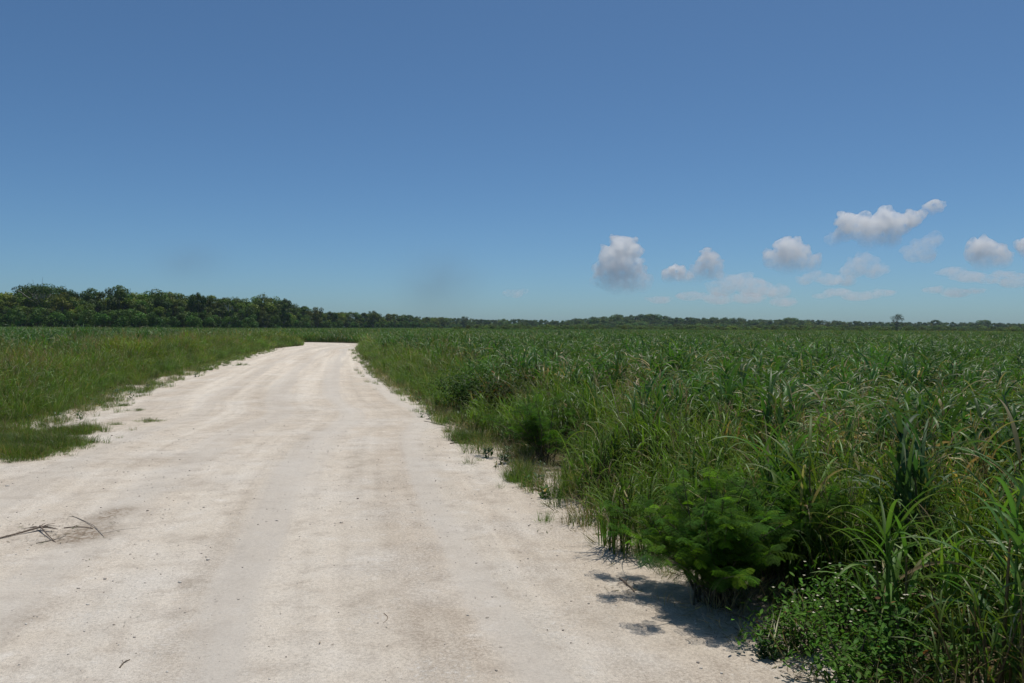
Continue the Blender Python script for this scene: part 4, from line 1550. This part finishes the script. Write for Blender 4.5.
ico1 = ico_mesh()
cloud("tall narrow puffy cloud, leftmost of the bright clouds, with flat wide base",
      [(623, 246, 10), (610, 256, 9), (634, 252, 7), (617, 268, 15), (606, 280, 10), (628, 280, 14), (642, 284, 8), (615, 286, 9)], M_cloud, 1)
cloud("small upright tower cloud right of the tall narrow cloud",
      [(707, 252, 4.5), (711, 260, 8), (706, 270, 10), (716, 274, 7), (695, 276, 8)], M_cloud, 2)
cloud("small low round cloud between the tall narrow cloud and the upright tower cloud",
      [(676, 274, 8), (669, 277, 6), (685, 278, 6)], M_cloud, 3)
cloud("rounded hump cloud below and left of the big slanting cloud",
      [(783, 246, 7), (792, 250, 10), (801, 254, 9), (775, 260, 9), (790, 263, 13), (810, 264, 9)], M_cloud, 4)
cloud("big slanting cloud bank rising to the right, largest of the bright clouds",
      [(850, 222, 9), (858, 228, 12), (843, 234, 8), (833, 241, 6), (886, 220, 10), (879, 229, 12), (900, 226, 9), (912, 219, 8), (868, 240, 10), (888, 240, 9)], M_cloud, 5)
cloud("little cloud knob at the upper right tip of the slanting cloud bank", [(934, 206, 6), (928, 211, 6), (939, 209, 4)], M_cloud, 6)
cloud("ragged grey cloud below the big slanting cloud bank", [(866, 262, 9), (856, 268, 9), (874, 269, 9), (848, 271, 6)], M_thin, 7)
cloud("faint torn cloud right of and below the slanting cloud bank", [(936, 240, 7), (924, 246, 8), (914, 254, 8), (926, 256, 7), (908, 250, 5)], M_thin, 8)
cloud("separate white cloud near the right frame edge", [(984, 248, 9), (976, 254, 9), (992, 255, 10), (1003, 260, 8), (985, 262, 9), (972, 258, 5)], M_cloud, 9)
cloud("cloud cut off by the right frame edge", [(1026, 246, 8), (1034, 252, 10), (1022, 250, 5)], M_cloud, 10)
cloud("pale flat cloud shelf below the rounded hump cloud and the upright tower cloud",
      [(735, 282, 14), (755, 288, 16), (775, 292, 12), (720, 290, 12), (745, 276, 7)], M_thin, 11, 0.45)
cloud("thin flat cloud streak low between the lone tree and the slanting bank", [(840, 292, 12), (860, 296, 14), (885, 293, 10), (822, 296, 8)], M_thin, 12, 0.65)
cloud("thin flat cloud streak low at right above the lone plain tree", [(935, 290, 9), (955, 293, 12), (975, 291, 8), (1005, 274, 9), (1018, 276, 8)], M_thin, 13, 0.6)
cloud("tiny faint cloud scrap left of the tall narrow cloud", [(508, 293, 5), (516, 294, 6), (524, 291, 4)], M_thin, 14, 0.3)

cloud("long faint pale cloud haze bank lowest over the distant wood, under the upright tower cloud",
      [(690, 296, 12), (720, 299, 14), (750, 298, 15), (660, 300, 10), (785, 302, 12)], M_thin, 15, 0.6)
cloud("faint broken cloud scraps between the rounded hump cloud and the ragged grey cloud",
      [(815, 276, 8), (828, 280, 10), (845, 281, 9), (805, 281, 7)], M_thin, 16, 0.4)
cloud("faint pale cloud patch low below the separate white cloud at right",
      [(950, 272, 10), (968, 277, 12), (990, 279, 10), (1010, 283, 11)], M_thin, 17, 0.5)

# faint smoke smudges
def smoke(px, py, wx, wy, D, dens, label):
    sm = MB()
    k = D / F_PX
    sm.add(ico1[0] * np.array([wx, 40, wy]) * k, ico1[1], np.ones(3))
    o = link("smoke", sm.mesh("smoke", volume_mat("smoke_haze", (0.33, 0.35, 0.40), dens, 0.0, 0.008, 0.24, 0.62,
                                                  (1 / (wx * k), 1 / (40 * k), 1 / (wy * k)))))
    o.location = at_y(px, py, D)
    tag(o, label, "smoke", None, 'stuff')


smoke(438, 285, 72, 56, 3200, 0.0032, "faint grey smoke smudge hanging in the sky over the wood right of the road bend")
smoke(190, 262, 60, 34, 3300, 0.0018, "very faint smoke smudge in the sky above the middle of the left wood")

# ------------------------------------------------------------------ haze
USE_HAZE = True
if USE_HAZE:
    x0, x1, y0, y1, z0, z1 = -2600, 2600, -320, 2650, -1.2, 21.0
    mb = MB()
    V = [(x, y, z) for z in (z0, z1) for y in (y0, y1) for x in (x0, x1)]
    mb.add(V, [(0, 2, 3, 1), (4, 5, 7, 6), (0, 1, 5, 4), (2, 6, 7, 3), (0, 4, 6, 2), (1, 3, 7, 5)], np.ones(3))
    o = link("haze", mb.mesh("haze", volume_mat("haze_air", (0.66, 0.86, 1.0), 0.00009, 0.2), False))
    tag(o, "thin pale blue haze in the air over the plain", "haze", None, 'stuff')

# ------------------------------------------------------------------ sky and sun
SUN_EL, SUN_DIR = R(73), Vector((0.34, 0.58))
wd = bpy.data.worlds.new("World")
scene.world = wd
wd.use_nodes = True
nt = wd.node_tree
bg = nt.nodes["Background"]
sky = nt.nodes.new("ShaderNodeTexSky")
sky.sky_type = 'NISHITA'
sky.sun_disc = False
sky.sun_elevation = SUN_EL
sky.sun_rotation = math.atan2(SUN_DIR.x, SUN_DIR.y)
sky.altitude = 0
sky.air_density = 0.7
sky.dust_density = 0.7
sky.ozone_density = 10
nt.links.new(mixc(nt, 1.0, sky.outputs[0], (0.88, 1.03, 0.98), 'MULTIPLY'), bg.inputs[0])
bg.inputs[1].default_value = 0.082
sd = bpy.data.lights.new("sun", 'SUN')
sd.energy = 3.2
sd.angle = R(0.53)
sd.color = (1.0, 0.955, 0.88)
so = bpy.data.objects.new("sun", sd)
COL.objects.link(so)
u = SUN_DIR.normalized()
to = Vector((u.x * math.cos(SUN_EL), u.y * math.cos(SUN_EL), math.sin(SUN_EL)))
so.rotation_euler = to.to_track_quat('Z', 'Y').to_euler()
so.location = (10, 10, 60)

scene.view_settings.view_transform = 'Standard'
scene.view_settings.look = 'None'
scene.view_settings.exposure = 0.12
scene.view_settings.gamma = 1.0
scene.view_settings.use_curve_mapping = False
cy = scene.cycles
cy.max_bounces = 40
cy.diffuse_bounces = 3
cy.glossy_bounces = 2
cy.transmission_bounces = 4
cy.volume_bounces = 40
cy.transparent_max_bounces = 8
